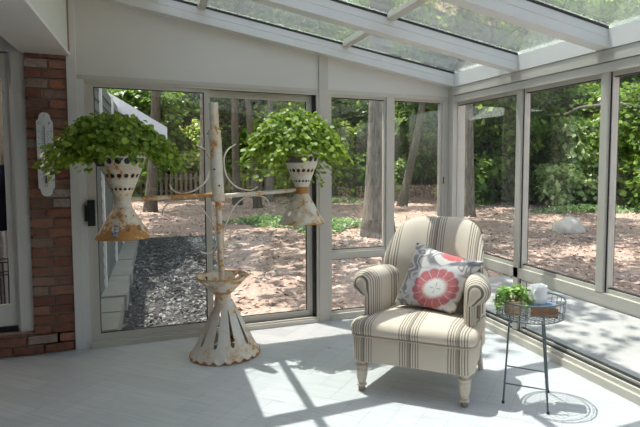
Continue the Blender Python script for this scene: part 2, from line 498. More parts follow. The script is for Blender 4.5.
k = MB().box(-1.40, -1.375, 0.02, 0.10, 0.036, 2.06).box(-2.28, -1.375, 0.06, 0.08, 2.05, 2.064).box(-2.27, -1.40, 0.02, 0.06, 0.036, 0.046)
k.box(-2.282, -1.448, 0.064, 0.082, 0.098, 0.106).box(-1.456, -1.448, 0.064, 0.082, 0.10, 2.0)
k.build('weather_strip', M['gasket'], rp)

# roof: rafters, muntins and glass bays
tn = 1
XR0 = -0.03; XR1 = -3.27
def slope_bar(mb, x0, x1, y0, y1, dz0, dz1):
    mb.prism([(x0, zr(x0) + dz0), (x1, zr(x1) + dz0), (x1, zr(x1) + dz1), (x0, zr(x0) + dz1)], 'y', y0, y1)
raf = [(-0.105, 0.0), (-1.115, -1.01), (-2.068, -1.963), (-3.02, -2.915), (-3.97, -3.865), (-4.92, -4.815), (-5.87, -5.765)]
for (a, b) in raf:
    mb = MB()
    slope_bar(mb, XR0, XR1, a, b, 0.0, 0.062)
    slope_bar(mb, XR0, XR1, a + 0.004, b - 0.004, 0.065, 0.120)
    slope_bar(mb, XR0, XR1, a + 0.012, b - 0.012, 0.05, 0.135)
    o = struct(mb.build('trim_%d' % tn, M['frame_white'], None, bevel=0.003)); tn += 1
    gk = MB()
    slope_bar(gk, XR0, -2.63, a - 0.002, a + 0.012, 0.121, 0.136)
    slope_bar(gk, XR0, -2.63, b - 0.012, b + 0.002, 0.121, 0.136)
    gk.build('glazing_gasket', M['gasket'], o)
bays = [(raf[i + 1][1], raf[i][0]) for i in range(len(raf) - 1)]
for (a, b) in bays:
    mb = MB(); slope_bar(mb, 0.09, -2.63, a - 0.02, b + 0.02, 0.137, 0.146)
    g = struct(mb.build('window_%d' % wn, M['roof_glass'])); wn += 1
    mb = MB()
    for xm in (-1.135, -2.335):
        slope_bar(mb, xm + 0.027, xm - 0.027, a + 0.0, b - 0.0, 0.105, 0.136)
    mb.build('glazing_bar', M['frame'], g, bevel=0.003)
# opaque part of the roof next to the house, and the house beam
mb = MB(); slope_bar(mb, -2.63, -3.9, YB, 0.75, 0.137, 0.20)
struct(mb.build('ceiling', M['white_paint']))
b = MB().box(-3.565, -3.272, YB, 0.0, 2.248, 2.95).build('trim_%d' % tn, M['beam_tree_tint'], None, bevel=0.004); tn += 1
struct(b)
MB().box(-3.572, -3.262, YB, 0.0, 2.238, 2.26).build('beam_edge', M['white_paint'], b, bevel=0.003)
MB().box(-3.272, -3.262, -0.03, 0.0, 2.26, 2.72).build('end_seam', M['timber'], b)
struct(MB().box(XL, -3.565, YB, 0.12, 2.42, 2.5).build('ceiling_porch', M['plaster']))

# left and rear walls (behind the camera)
struct(MB().box(XL - 0.12, XL, YB, 0.12, 0.0, 2.5).build('wall_left', M['plaster']))
struct(MB().box(XL, 0.1, YB - 0.12, YB, -0.1, 3.1).build('wall_rear', M['plaster']))

# brick pier and step, laid brick by brick
bw = struct(MB().box(-3.545, -3.292, 0.012, 0.22, 0.0, 2.26).box(-4.9, -3.30, 0.012, 0.22, 0.0, 0.165).box(XL, -4.75, 0.012, 0.22, 0.0, 2.42).build('wall_house', M['mortar']))
def brick(mb, x0, x1, z0, z1, y0=0.0):
    rnd = random.uniform
    mb.box(x0 + rnd(0, .004), x1 - rnd(0, .006), y0 + rnd(-.008, .006), 0.10, z0 + rnd(0, .003), z1 - rnd(0, .003))
mb = MB()
ch = 0.0735
for r_ in range(31):
    z0 = r_ * ch + 0.006; z1 = z0 + ch - 0.011
    if z0 > 2.22: break
    xr = -3.288 + random.uniform(-0.006, 0.006)
    xl = -3.555
    if r_ < 2:
        xs = [xr]
        while xs[-1] > -4.9: xs.append(xs[-1] - (0.20 if r_ == 0 or len(xs) > 1 else 0.11))
        for i in range(len(xs) - 1): brick(mb, xs[i + 1] + 0.005, xs[i] - 0.005, z0, z1, -0.005)
        continue
    cut = -3.405 if r_ % 2 else -3.445
    brick(mb, cut + 0.005, xr, z0, z1)
    brick(mb, xl, cut - 0.005, z0, z1)
mb.build('brick_courses', M['brick'], bw, bevel=0.005)
MB().box(-4.9, -3.56, -0.01, 0.10, 0.148, 0.172).build('step_cap', M['brick'], bw)

# house door left of the pier
d2 = struct(empty('door_2', (0, 0, 0)))
MB().box(-3.645, -3.56, 0.035, 0.20, 0.172, 2.25).box(-3.665, -3.645, 0.06, 0.20, 0.172, 2.25).build('casing', M['white_paint'], d2, bevel=0.006)
MB().box(-4.75, -3.56, 0.035, 0.20, 2.25, 2.42).box(-4.75, -4.66, 0.035, 0.20, 0.172, 2.25).build('head_casing', M['white_paint'], d2, bevel=0.006)
lf = MB().box(-3.716, -3.668, 0.085, 0.13, 0.215, 2.238).box(-4.65, -4.56, 0.085, 0.13, 0.215, 2.238)
lf.box(-4.56, -3.716, 0.085, 0.13, 0.215, 0.375).box(-4.56, -3.716, 0.085, 0.13, 2.05, 2.238)
lf = lf.build('door_leaf', M['white_paint'], d2, bevel=0.004)
MB().box(-4.56, -3.714, 0.104, 0.110, 0.37, 2.055).build('glass_pane', M['glass'], lf)
MB().box(-4.66, -3.66, 0.07, 0.16, 0.172, 0.213).box(-4.66, -3.64, 0.125, 0.16, 2.19, 2.26).build('threshold_and_light_stop', M['black_metal'], d2)  # sill, plus a dark strip added to stop light leaking above the leaf
# the dim room behind that door
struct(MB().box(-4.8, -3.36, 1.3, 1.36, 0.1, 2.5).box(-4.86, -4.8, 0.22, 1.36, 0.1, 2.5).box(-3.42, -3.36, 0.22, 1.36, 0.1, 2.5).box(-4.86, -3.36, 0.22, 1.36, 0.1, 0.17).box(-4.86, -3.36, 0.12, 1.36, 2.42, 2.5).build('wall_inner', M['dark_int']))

# ------------------------------------------------------------------ outdoors: ground and house
GZ = -0.12
def gz(x, y):
    return GZ + 0.05 * mnoise.noise(Vector((x * .25, y * .25, 0))) * min(1.0, max(0.0, (max(x, y) - 0.5) / 3)) - 0.02
def ground_fn(x0, x1, y0, y1, lift=0.0):
    return lambda u, v: (x0 + (x1 - x0) * u, y0 + (y1 - y0) * v, gz(x0 + (x1 - x0) * u, y0 + (y1 - y0) * v) + lift)
g = MB().grid(ground_fn(-40, 60, -30, 70), 120, 120).build('ground', M['ground'], None, smooth=True)
struct(g)
mul = MB().grid(lambda u, v: (-3.25 + (1.0 + 0.75 * v + 0.07 * math.sin(17 * v)) * u, 0.1 + 7.4 * v, gz(-3.25 + (1.0 + .75 * v) * u, 0.1 + 7.4 * v) + 0.012), 16, 40).build('ground_mulch_bed', M['mulch'], None, smooth=True)
struct(mul)
slab = MB().grid(lambda u, v: (0.10 + 1.62 * u + (0.04 * mnoise.noise(Vector((v * 40, 3, 0))) if u > .5 else 0), -8 + 9.4 * v, -0.085), 4, 80)
slab.box(0.10, 1.66, -8, 1.36, -0.3, -0.086)
struct(slab.build('patio_slab', M['concrete']))
mb = MB()
mb.box(-3.35, -3.25, 0.22, 7.4, 0.05, 2.35)
for i in range(19):
    z = 0.05 + i * 0.12
    mb.prism([(-3.25, z), (-3.232, z), (-3.25, z + 0.12)], 'y', 0.22, 7.4)
hw = struct(mb.build('wall_exterior', M['siding']))
m = MB()
for y in (0.24, 2.0, 3.8, 5.6, 7.36): m.box(-3.24, -3.215, y - 0.05, y + 0.05, 0.05, 2.35)
m.build('corner_boards', M['white_paint'], hw)
m = MB()
for i in range(12):
    y = 0.3 + i * 0.6
    m.box(-3.3, -3.02 + random.uniform(-.02, .02), y + 0.01, y + 0.59, -0.2, 0.05 + random.uniform(-.012, .012))
struct(m.build('trim_%d' % tn, M['kerb'], None, bevel=0.02)); tn += 1
# low porch roof on the far part of that wall
pr_ = struct(empty('roof_porch', (0, 0, 0)))
m = MB()
def pslab(mb, y0, y1, d0, d1, x0=-4.6, x1=-2.5):
    f = lambda x: 3.15 + (x + 4.4) * -0.62
    mb.prism([(x0, f(x0) + d0), (x1, f(x1) + d0), (x1, f(x1) + d1), (x0, f(x0) + d1)], 'y', y0, y1)
pslab(m, 5.4, 8.5, 0.0, 0.07); m.build('shingles', M['shingle'], pr_)
m = MB(); pslab(m, 5.36, 5.42, -0.16, 0.06); m.build('rake_board', M['white_paint'], pr_)
m = MB()
for y in (5.7, 6.4, 7.1, 7.8): pslab(m, y, y + 0.09, -0.16, 0.0, -4.4, -2.55)
m.build('rafters', M['timber'], pr_)

# ------------------------------------------------------------------ foliage
rng = np.random.default_rng(11)
def leaf_mesh(name, P, N, size, kind='simple', tdir=None, width=0.45):
    n = len(P)
    P = np.asarray(P, float); N = np.asarray(N, float)
    N = N / (np.linalg.norm(N, axis=1, keepdims=True) + 1e-9)
    T = rng.normal(size=(n, 3)) if tdir is None else np.asarray(tdir, float) + rng.normal(size=(n, 3)) * 0.35
    T = T - N * (T * N).sum(1, keepdims=True)
    T = T / (np.linalg.norm(T, axis=1, keepdims=True) + 1e-9)
    S = np.cross(N, T)
    sz = np.asarray(size, float).reshape(-1, 1) * np.ones((n, 1))
    if kind == 'simple':
        L = np.array([(0, 0, 0), (.5, -width, .10), (.5, width, .10), (1, 0, -.05)])
        F = np.array([(0, 1, 3), (0, 3, 2)]); 
    else:
        L = np.array([(0, 0, 0), (.22, -width * .8, .07), (.22, width * .8, .07), (.62, -width * .9, .06), (.62, width * .9, .06), (.4, 0, -.02), (1, 0, -.08)])
        F = np.array([(0, 1, 5), (0, 5, 2), (1, 3, 5), (2, 5, 4), (3, 6, 5), (4, 5, 6)])
    k = len(L)
    V = (P[:, None, :] + sz[:, None, :] * (T[:, None, :] * L[None, :, 0:1] + S[:, None, :] * L[None, :, 1:2] + N[:, None, :] * L[None, :, 2:3])).reshape(-1, 3)
    FF = (F[None] + (np.arange(n) * k)[:, None, None]).reshape(-1, 3)
    me = bpy.data.meshes.new(name)
    me.vertices.add(len(V)); me.vertices.foreach_set('co', V.ravel())
    me.loops.add(len(FF) * 3); me.loops.foreach_set('vertex_index', FF.ravel().astype(np.int32))
    me.polygons.add(len(FF)); me.polygons.foreach_set('loop_start', np.arange(0, len(FF) * 3, 3, dtype=np.int32))
    me.update(calc_edges=True)
    me.validate()
    return me

def blob_points(centers, radii, per):
    c = np.repeat(np.asarray(centers, float), per, 0); r = np.repeat(np.asarray(radii, float), per)
    d = rng.normal(size=(len(c), 3)); d /= np.linalg.norm(d, axis=1, keepdims=True)
    d[:, 2] = np.where(rng.random(len(d)) < .55, np.abs(d[:, 2]), d[:, 2])
    rad = r * (0.35 + 0.65 * rng.random(len(c)) ** 0.5)
    P = c + d * rad[:, None] * np.array([1, 1, .75])
    N = d * 0.6 + np.array([0, 0, .7]) + rng.normal(size=d.shape) * .5
    return P, N

def crown_mesh(name, mat, rx, rz, blobs, per, size, br, hollow=0.5):
    d = rng.normal(size=(blobs, 3)); d /= np.linalg.norm(d, axis=1, keepdims=True)
    rad = hollow + (1 - hollow) * rng.random(blobs)
    cs = d * rad[:, None] * np.array([rx, rx, rz])
    P, N = blob_points(cs, br * (0.6 + 0.8 * rng.random(blobs)), per)
    me = leaf_mesh(name, P, N, size * (0.6 + 0.8 * rng.random(len(P))))
    me.materials.append(mat)
    return me

def shrub_mesh(name, mat, rx, h, blobs, per, size, br):
    cs = []
    for _ in range(blobs):
        z = random.random() ** 0.9
        a = random.uniform(0, 2 * PI); rr = rx * math.sqrt(random.random()) * (1.0 - 0.55 * z ** 2)
        cs.append((rr * math.cos(a), rr * math.sin(a), 0.12 + z * h * 0.9))
    P, N = blob_points(cs, br * (0.6 + 0.8 * rng.random(blobs)), per)
    P[:, 2] = np.maximum(P[:, 2], 0.02)
    me = leaf_mesh(name, P, N, size * (0.6 + 0.8 * rng.random(len(P))))
    me.materials.append(mat)
    return me

def trunk_mesh(name, r, h, lean=(0, 0), seg=14, flare=1.5, seed=0, mat=None, fork=True):
    mb = MB()
    n = 16
    pts = []; rr = []
    for i in range(seg + 1):
        t = i / seg
        w = 0.12 * math.sin(3 * t + seed) * t
        pts.append((lean[0] * t + w, lean[1] * t + 0.1 * math.sin(4 * t + 2 * seed) * t, -0.25 + (h + 0.25) * t))
        rr.append(r * (1 - 0.5 * t) * (1 + (flare - 1) * math.exp(-t * h * 2.2)))
    vs0 = len(mb.v)
    mb.tube(pts, rr, n)
    for i in range(vs0, len(mb.v)):       # bark fluting and lumps
        x, y, z = mb.v[i]
        k = 1 + 0.10 * mnoise.noise(Vector((x * 6 + seed, y * 6, z * .7)))
        j = min(seg, max(0, int((z + .25) / (h + .25) * seg + .5)))
        cx, cy = pts[j][0], pts[j][1]
        mb.v[i] = (cx + (x - cx) * k, cy + (y - cy) * k, z)
    if fork:
        for q in range(5):
            t = 0.55 + 0.09 * q
            p = Vector(pts[int(t * seg)]); a = seed * 1.7 + q * 2.3
            L = h * 0.3
            e_ = p + Vector((math.cos(a) * L, math.sin(a) * L, L * 0.75))
            mb.tube(smooth_path([p, p.lerp(e_, .5) + Vector((0, 0, -.15)), e_], 4), [r * .38 * (1 - k / 9.5) for k in range(9)], 8)
    me = mb.mesh(name, smooth=True)
    me.materials.append(mat)
    return me

crowns = [crown_mesh('crown', M['leaf_a'], 3.8, 2.2, 20, 250, 0.19, 1.05),
          crown_mesh('crown', M['leaf_b'], 3.7, 2.0, 18, 250, 0.19, 1.05),
          crown_mesh('crown', M['leaf_c'], 3.8, 2.4, 21, 250, 0.19, 1.1),
          crown_mesh('crown', M['leaf_a'], 3.8, 3.4, 80, 90, 0.27, 1.05),
          crown_mesh('crown', M['leaf_b'], 3.8, 3.4, 76, 90, 0.27, 1.05),
          crown_mesh('crown', M['leaf_c'], 3.8, 3.4, 84, 90, 0.27, 1.05)]
sparse = crown_mesh('crown', M['leaf_a'], 3.6, 1.8, 22, 120, 0.17, 0.85, 0.2)

def tree(loc, r, h, label, group=None, lean=(0, 0), crown=0, cz=None, cs=1.0, coff=(0, 0), bark='bark_brown', seed=0, fork=True, sq=1.0):
    root = empty('tree', (loc[0], loc[1], gz(loc[0], loc[1])), 0, label, 'tree', group)
    link_mesh('trunk', trunk_mesh('trunk', r, h, lean, seed=seed, mat=M[bark], fork=fork), None, root)
    c = link_mesh('crown', crown if not isinstance(crown, int) else crowns[crown], None, root)
    c.location = (lean[0] + coff[0], lean[1] + coff[1], cz if cz else h)
    c.scale = (cs, cs, cs * sq); c.rotation_euler = (0, 0, seed * 1.3)
    return root

t_ = tree((1.62, 5.95), 0.30, 8.5, 'thick grey-barked tree trunk standing close outside the window between the doors and the corner', bark='bark_grey', crown=sparse, cz=9.0, cs=0.9, coff=(-1.5, -2.8), seed=1)
c_ = link_mesh('crown', crowns[0], None, t_); c_.location = (1.6, -.3, 9.8); c_.scale = (.95, .95, .8)
tree((5.6, 13.6), 0.16, 8.5, 'slanting brown tree seen behind the corner window pane left of the armchair', lean=(2.2, 0.6), crown=1, cz=8.6, seed=2)
tree((5.75, 9.0), 0.15, 8.0, 'slim straight tree seen in the first pane right of the room corner', bark='bark_grey', crown=0, cz=8.4, seed=3)
tree((0.05, 16.0), 0.155, 9.0, 'dark straight tree trunk seen between the stand pole and the right plant', crown=0, cz=9.2, seed=4)
tree((0.55, 14.4), 0.13, 9.0, 'dark leaning tree trunk beyond the right plant, nearest the fence', lean=(-.7, 0.2), crown=2, cz=9.0, seed=5)
tree((1.5, 17.2), 0.15, 9.0, 'straight greyish trunk above the right hanging plant', crown=1, cz=9.4, bark='bark_grey', seed=6)
tree((-0.9, 19.0), 0.16, 9.0, 'tree trunk seen just right of the stand pole far back in the yard', crown=0, cz=8.8, bark='bark_grey', seed=7)
tree((-2.9, 14.0), 0.17, 8.5, 'tree with bending trunk seen through the left door pane', lean=(.6, 0), crown=1, cz=7.8, seed=8)
tree((-4.3, 9.6), 0.19, 8.0, 'tree standing past the far end of the house siding', crown=2, cz=8.6, cs=1.15, coff=(0.7, -2.4), seed=9)
tree((3.0, 21.0), 0.16, 9.0, 'far trunk between the thick grey trunk and the right plant', crown=2, cz=8.5, seed=10)
tree((8.6, 19.0), 0.15, 9.0, 'far trunk seen in the corner pane behind the slanting tree', crown=0, cz=8.0, seed=11)
tree((13.0, 14.5), 0.16, 8.5, 'tree behind the middle pane of the right windows', crown=1, cz=9.0, coff=(2.5, 2.5), seed=12)
t_ = tree((14.8, 8.6), 0.17, 8.5, 'tree behind the rightmost window pane', crown=0, cz=9.0, coff=(3, 1.5), seed=13)
mb = MB(); mb.tube(smooth_path([(0, 0, 2.9), (-1.48, .54, 3.4), (-1.96, .76, 3.56), (-2.75, 1.12, 3.70), (-3.39, 1.4, 3.62), (-3.9, 1.6, 3.55), (-4.4, 1.8, 3.3)], 5), [.085 - .0018 * i for i in range(31)], 10)
mb.build('bough', M['bark_grey'], t_, smooth=True)
tree((9.6, 13.6), 0.13, 8.0, 'thin dark trunk behind the first pane right of the corner', crown=2, cz=8.6, coff=(0, 2.5), seed=14)
tree((6.2, 2.2), 0.2, 8.5, 'tree shading the yard beside the right windows', crown=sparse, cz=8.6, cs=1.1, seed=15)
# tall woodland far behind
fx = 0
for (ang, dist, ci, cz, cs) in [(-9, 31, 2, 6.5, 1.5), (-3, 33, 0, 7.5, 1.6), (3, 31, 1, 6.5, 1.5), (9, 34, 2, 7.0, 1.7), (15, 31, 0, 6.5, 1.5), (21, 33, 2, 7.5, 1.7),
                                (27, 30, 1, 6.5, 1.5), (33, 33, 0, 7.5, 1.6), (38, 29, 2, 7.0, 1.5), (43, 30, 1, 6.6, 1.5), (48, 27, 0, 6.5, 1.5), (53, 29, 2, 7, 1.6), (59, 26, 1, 7, 1.5), (66, 27, 0, 7, 1.5)]:
    a = R(ang); dist += 6.5; x = -2.7 + dist * math.sin(a); y = -4.75 + dist * math.cos(a)
    tree((x, y), 0.2, 9.0, 'tall leafy tree in the woodland behind the yard', 'woodland trees behind the yard', crown=ci + 3, cz=cz, cs=cs, seed=20 + fx, fork=False, sq=1.25); fx += 1

sh = [shrub_mesh('foliage', M['leaf_c'], 1.9, 3.6, 48, 190, 0.165, 0.7),
      shrub_mesh('foliage', M['leaf_a'], 1.8, 3.2, 46, 190, 0.16, 0.65),
      shrub_mesh('foliage', M['leaf_b'], 1.6, 2.8, 42, 180, 0.16, 0.55),
      shrub_mesh('foliage', M['leaf_d'], 1.1, 2.2, 30, 130, 0.15, 0.40)]
def stems_mesh(rx, h, seed):
    rs = random.Random(seed); mb = MB()
    for k in range(7):
        a = rs.uniform(0, 6.28); q = rs.uniform(.3, .8) * rx
        mb.tube(smooth_path([(0.15 * math.cos(a), 0.15 * math.sin(a), -.2), (q * .5 * math.cos(a), q * .5 * math.sin(a), h * .4), (q * math.cos(a), q * math.sin(a), h * .8)], 4), [0.035 * (1 - i / 10) for i in range(9)], 6)
    me = mb.mesh('stems', smooth=True); me.materials.append(M['bark_brown']); return me
stm = [stems_mesh(1.5, 3.2, k) for k in range(3)]
def shrub(x, y, kind, s, label, group=None, rz=0.0, sz=1.0):
    root = empty('shrub', (x, y, gz(x, y) - .02), rz, label, 'shrub', group)
    f = link_mesh('foliage', sh[kind], None, root); f.scale = (s, s, s * sz)
    t = link_mesh('stems', stm[int(x * 7) % 3], None, root); t.scale = (s * .8, s * .8, s * sz * .8)
    return root
kinds = [0, 1, 0, 2, 0, 1, 0, 0, 1, 2, 0, 1, 0]
k = 0
LABS = {0: 'tall dark green shrub in the woodland edge', 1: 'tall mid green shrub in the woodland edge', 2: 'tall bright green shrub in the woodland edge'}
GRPS = {0: 'dark shrubs at the woodland edge', 1: 'mid green shrubs at the woodland edge', 2: 'bright shrubs at the woodland edge'}
for row, (d0, step, a0, a1) in enumerate([(27.5, 5.2, -12, 38), (30.5, 6.0, -10, 40), (23.0, 6.6, 41, 70), (25.0, 7.0, 38, 68)]):
    a = a0
    while a <= a1:
        dd = d0 + 1.2 * math.sin(a * 1.7); ra = R(a)
        x = -2.7 + dd * math.sin(ra); y = -4.75 + dd * math.cos(ra)
        kd = kinds[k % 13]
        shrub(x, y, kd, 1.15 + 0.45 * ((k * 37) % 10) / 10 + 0.25 * (row % 2), LABS[kd], GRPS[kd], a * 3.1, 1.0 + 0.25 * (row % 2))
        a += step; k += 1
shrub(11.6, 10.9, 3, 1.15, 'pale silvery young shrub in the middle pane of the right windows', sz=1.25)
shrub(13.3, 11.8, 2, 1.2, 'sunlit yellow-green shrub behind the silvery one in the middle right pane', sz=1.2)
shrub(14.0, 8.0, 0, 1.1, 'dark shrub low behind the rightmost window pane')
shrub(14.6, 9.7, 1, 1.3, 'green shrub just right of the silvery shrub outside')
shrub(10.4, 13.4, 0, 1.35, 'dark dense shrub behind the first pane right of the corner', sz=1.1)
shrub(8.2, 16.5, 0, 1.25, 'dark dense shrub behind the corner pane by the slanting tree', sz=1.1)
shrub(12.3, 14.2, 0, 1.2, 'dark shrub left of the silvery shrub outside', sz=1.2)
shrub(15.5, 13.0, 2, 1.3, 'broad bright shrub behind the second mullion of the right windows', sz=1.3)
shrub(16.4, 10.6, 2, 1.25, 'bright shrub far back in the rightmost pane', sz=1.4)
shrub(9.4, 15.4, 2, 1.0, 'bright leafy shrub low behind the corner panes', sz=1.2)
shrub(4.4, 20.0, 1, 1.1, 'shrub behind the thick grey trunk')

# ground litter and ivy
def scatter(n, x0, x1, y0, y1, keep):
    x = rng.uniform(x0, x1, n); y = rng.uniform(y0, y1, n)
    m_ = keep(x, y); return x[m_], y[m_]
def on_ground(x, y, lift): return np.array([(a, b, gz(a, b) + lift) for a, b in zip(x, y)])
inroom = lambda x, y: ((x < 0.25) & (y < 0.25)) | ((x > 0) & (x < 1.68) & (y < 1.38) & (rng.random(len(x)) > .03))
x, y = scatter(52000, -8, 18, -7, 20, lambda x, y: ~inroom(x, y) & ~((x < -2.25 + .1 * y) & (y < 7.5)) & ((np.hypot(x + 2.7, y + 4.7) < 13) | (rng.random(len(x)) < .35)))
me = leaf_mesh('fallen_leaves', on_ground(x, y, 0.012), np.c_[rng.normal(0, .35, len(x)), rng.normal(0, .35, len(x)), np.ones(len(x))], 0.05 + 0.06 * rng.random(len(x)), width=.32)
tag(link_mesh('fallen_leaves', me, M['litter']), 'brown and tan fallen leaves covering the wooded yard', 'leaves', kind='stuff')
x, y = scatter(7000, -3.1, -1.4, 0.15, 7.3, lambda x, y: x < -2.3 + .1 * y)
me = leaf_mesh('mulch_chips', on_ground(x, y, 0.028), np.c_[rng.normal(0, .4, len(x)), rng.normal(0, .4, len(x)), np.ones(len(x))], 0.025 + 0.045 * rng.random(len(x)) ** 2, width=.3)
tag(link_mesh('mulch_chips', me, M['litter_pale']), 'grey mulch chips in the shaded bed by the siding', 'mulch', kind='stuff')
def ivy_patch(cx, cy, rx, ry, n, h, label):
    a = rng.uniform(0, 2 * PI, n); q = np.sqrt(rng.random(n)) * (0.7 + .3 * np.sin(a * 3 + cx))
    x = cx + rx * q * np.cos(a); y = cy + ry * q * np.sin(a)
    P = on_ground(x, y, 0.02); P[:, 2] += h * rng.random(n) * (1 - q ** 2)
    me = leaf_mesh('ground_ivy', P, np.c_[rng.normal(0, .5, n), rng.normal(0, .5, n), np.ones(n)], 0.05 + .05 * rng.random(n))
    tag(link_mesh('ground_ivy', me, M['ivy']), label, 'ground cover', kind='stuff')
ivy_patch(1.0, 8.0, 1.5, 1.5, 2200, .22, 'green ivy patch on the ground left of the thick trunk')
ivy_patch(-0.1, 9.5, 1.2, 1.2, 1300, .18, 'thin green ivy seen below the right hanging plant')
ivy_patch(10.8, 9.4, 2.6, 1.5, 2600, .18, 'grassy green strip under the shrubs in the middle right pane')
ivy_patch(13.0, 6.3, 2.0, 1.4, 1600, .15, 'grassy green strip in the rightmost pane')
ivy_patch(3.6, 16.0, 2.2, 1.6, 1400, .2, 'low green growth far behind the thick trunk')

# pale mound standing in for a glare patch reflected in the window glass
mb = MB()
def glare_mound(u, v):
    a = 2 * PI * u; b_ = PI * (v - .5)
    p = Vector((math.cos(a) * math.cos(b_), math.sin(a) * math.cos(b_), math.sin(b_)))
    k_ = 1 + .16 * mnoise.noise(p * 1.6)
    return (p.x * .42 * k_, p.y * .34 * k_, .02 + p.z * .34 * k_)
mb.grid(glare_mound, 28, 16, wrap=True)
o = mb.build('glare_stand_in', M['glare_tone'], None, smooth=True, merge=True); o.location = (6.3, 5.4, gz(6.3, 5.4) - .02)
tag(o, 'low rounded pale mound standing in for a glare patch in the window glass', 'glare_mound')

# weathered picket fence far behind the stand
fr = empty('picket_fence', (0.6, 20.5, gz(0.6, 20.5)), R(-4), 'low weathered wooden picket fence far behind the right hanging plant', 'fence')
MB().box(-4.2, 4.2, 0.02, 0.06, 0.25, 0.33).box(-4.2, 4.2, 0.02, 0.06, 0.8, 0.88).build('rail', M['fence_wood'], fr)
for i in range(42):
    x = -4.1 + i * 0.2
    MB().prism([(x - .055, -.1), (x + .055, -.1), (x + .055, 1.02), (x, 1.1), (x - .055, 1.02)], 'y', -0.012, 0.02).build('picket', M['fence_wood'], fr)

# ------------------------------------------------------------------ metal plant stand
def perforated(mb, zs, prof, cols, holes, phase=0.0):
    """cone of rows of cells, each with an elliptical hole; prof(z)->radius; holes: list of (half width, half height) or None per row"""
    n16 = 16
    for (z0, z1), nc, hl in zip(zs, cols, holes):
        zc = (z0 + z1) / 2
        for c in range(nc):
            a0 = 2 * PI * c / nc + phase; a1 = 2 * PI * (c + 1) / nc + phase
            ac = (a0 + a1) / 2; da = (a1 - a0) / 2; dz = (z1 - z0) / 2
            def P(s, t):
                z = zc + t * dz; a = ac + s * da; r = prof(z)
                return (r * math.cos(a), r * math.sin(a), z)
            if hl is None:
                for q in range(4):
                    s0 = -1 + q * .5
                    mb.add([P(s0, -1), P(s0 + .5, -1), P(s0 + .5, 1), P(s0, 1)], [(0, 1, 2, 3)])
                continue
            hs = hl[0] / (prof(zc) * da); ht = hl[1] / dz
            outer = []; inner = []
            for k_ in range(n16):
                t = 2 * PI * k_ / n16
                cx, cy = math.cos(t), math.sin(t)
                m_ = max(abs(cx), abs(cy))
                outer.append(P(cx / m_, cy / m_))
                if len(hl) > 2:   # slot: a long stadium, narrower at the top
                    e_ = 0.25
                    sx = math.copysign(abs(cx) ** 0.9, cx); sy = math.copysign(abs(cy) ** e_, cy)
                    tp = 1 - hl[2] * (sy + 1) / 2
                    inner.append(P(sx * hs * tp, sy * ht))
                else:
                    inner.append(P(cx * hs, cy * ht))
            mb.add(outer + inner, [(k_, (k_ + 1) % n16, n16 + (k_ + 1) % n16, n16 + k_) for k_ in range(n16)])

def rim(mb, r, z, t=0.004, n=48, wave=0.0, lobes=0):
    mb.tube([(r * math.cos(2 * PI * k_ / n), r * math.sin(2 * PI * k_ / n), z + (wave * abs(math.sin(lobes * PI * k_ / n)) if wave else 0)) for k_ in range(n)], t, 6, closed=True)

SX, SY = -2.24, -0.545
st = empty('plant_stand', (SX, SY, 0), 0, 'rusty white metal plant stand with two funnel planters on scrolled arms', 'plant stand')
lean = lambda z: -0.031 * z
# skirt base
mb = MB()
pf = lambda z: 0.230 + (0.058 - 0.230) * (z - 0.05) / 0.36
perforated(mb, [(0.05, 0.095), (0.095, 0.365), (0.365, 0.41)], pf, [10, 10, 10], [None, (0.0125, 0.125, 0.45), None], 0.16)
nl = 96
def scal(u, v):
    a = 2 * PI * u; lob = abs(math.sin(11 * a))
    zb = 0.004 + 0.022 * (1 - lob)
    z = zb + (0.05 - zb) * v
    r = 0.252 + (0.230 - 0.252) * v
    return (r * math.cos(a), r * math.sin(a), z)
mb.grid(scal, nl * 2, 3, wrap=True)
sk = mb.build('base_skirt', M['rust_light'], st, smooth=True, merge=0.0004, solid=0.004)
mb = MB(); mb.tube([((0.2525 + .0005 * abs(math.sin(11 * 2 * PI * k_ / 192))) * math.cos(2 * PI * k_ / 192), (0.2525 + .0005 * abs(math.sin(11 * 2 * PI * k_ / 192))) * math.sin(2 * PI * k_ / 192), 0.006 + 0.022 * (1 - abs(math.sin(11 * 2 * PI * k_ / 192)))) for k_ in range(192)], 0.005, 5, closed=True)
mb.build('scalloped_rim', M['rust_collar'], sk, smooth=True)
cx = lean(.45)
MB().lathe([(0.060, 0.40), (0.063, 0.405), (0.058, 0.415), (0.054, 0.46), (0.056, 0.468)], (cx * .9, 0, 0), 28, cap=False).build('neck_collar', M['rust_light'], st, smooth=True, solid=0.003)
mb = MB()
pb = lambda z: 0.055 + (0.188 - 0.055) * ((z - 0.465) / 0.135) ** 0.92 if z > 0.465 else 0.055
perforated(mb, [(0.465, 0.50), (0.50, 0.545), (0.545, 0.59), (0.59, 0.603)], pb, [8, 8, 8, 8], [None, None, (0.016, 0.014), None], 0.32)
M['rust_bowl'] = m_rust('rust_streaked_bowl', 0.235)
bo = mb.build('base_bowl', M['rust_bowl'], st, smooth=True, merge=0.0004, solid=0.003); bo.location = (cx, 0, 0)
mb = MB(); rim(mb, 0.19, 0.603, 0.004); mb.build('bowl_rim', M['rust_collar'], bo, smooth=True)
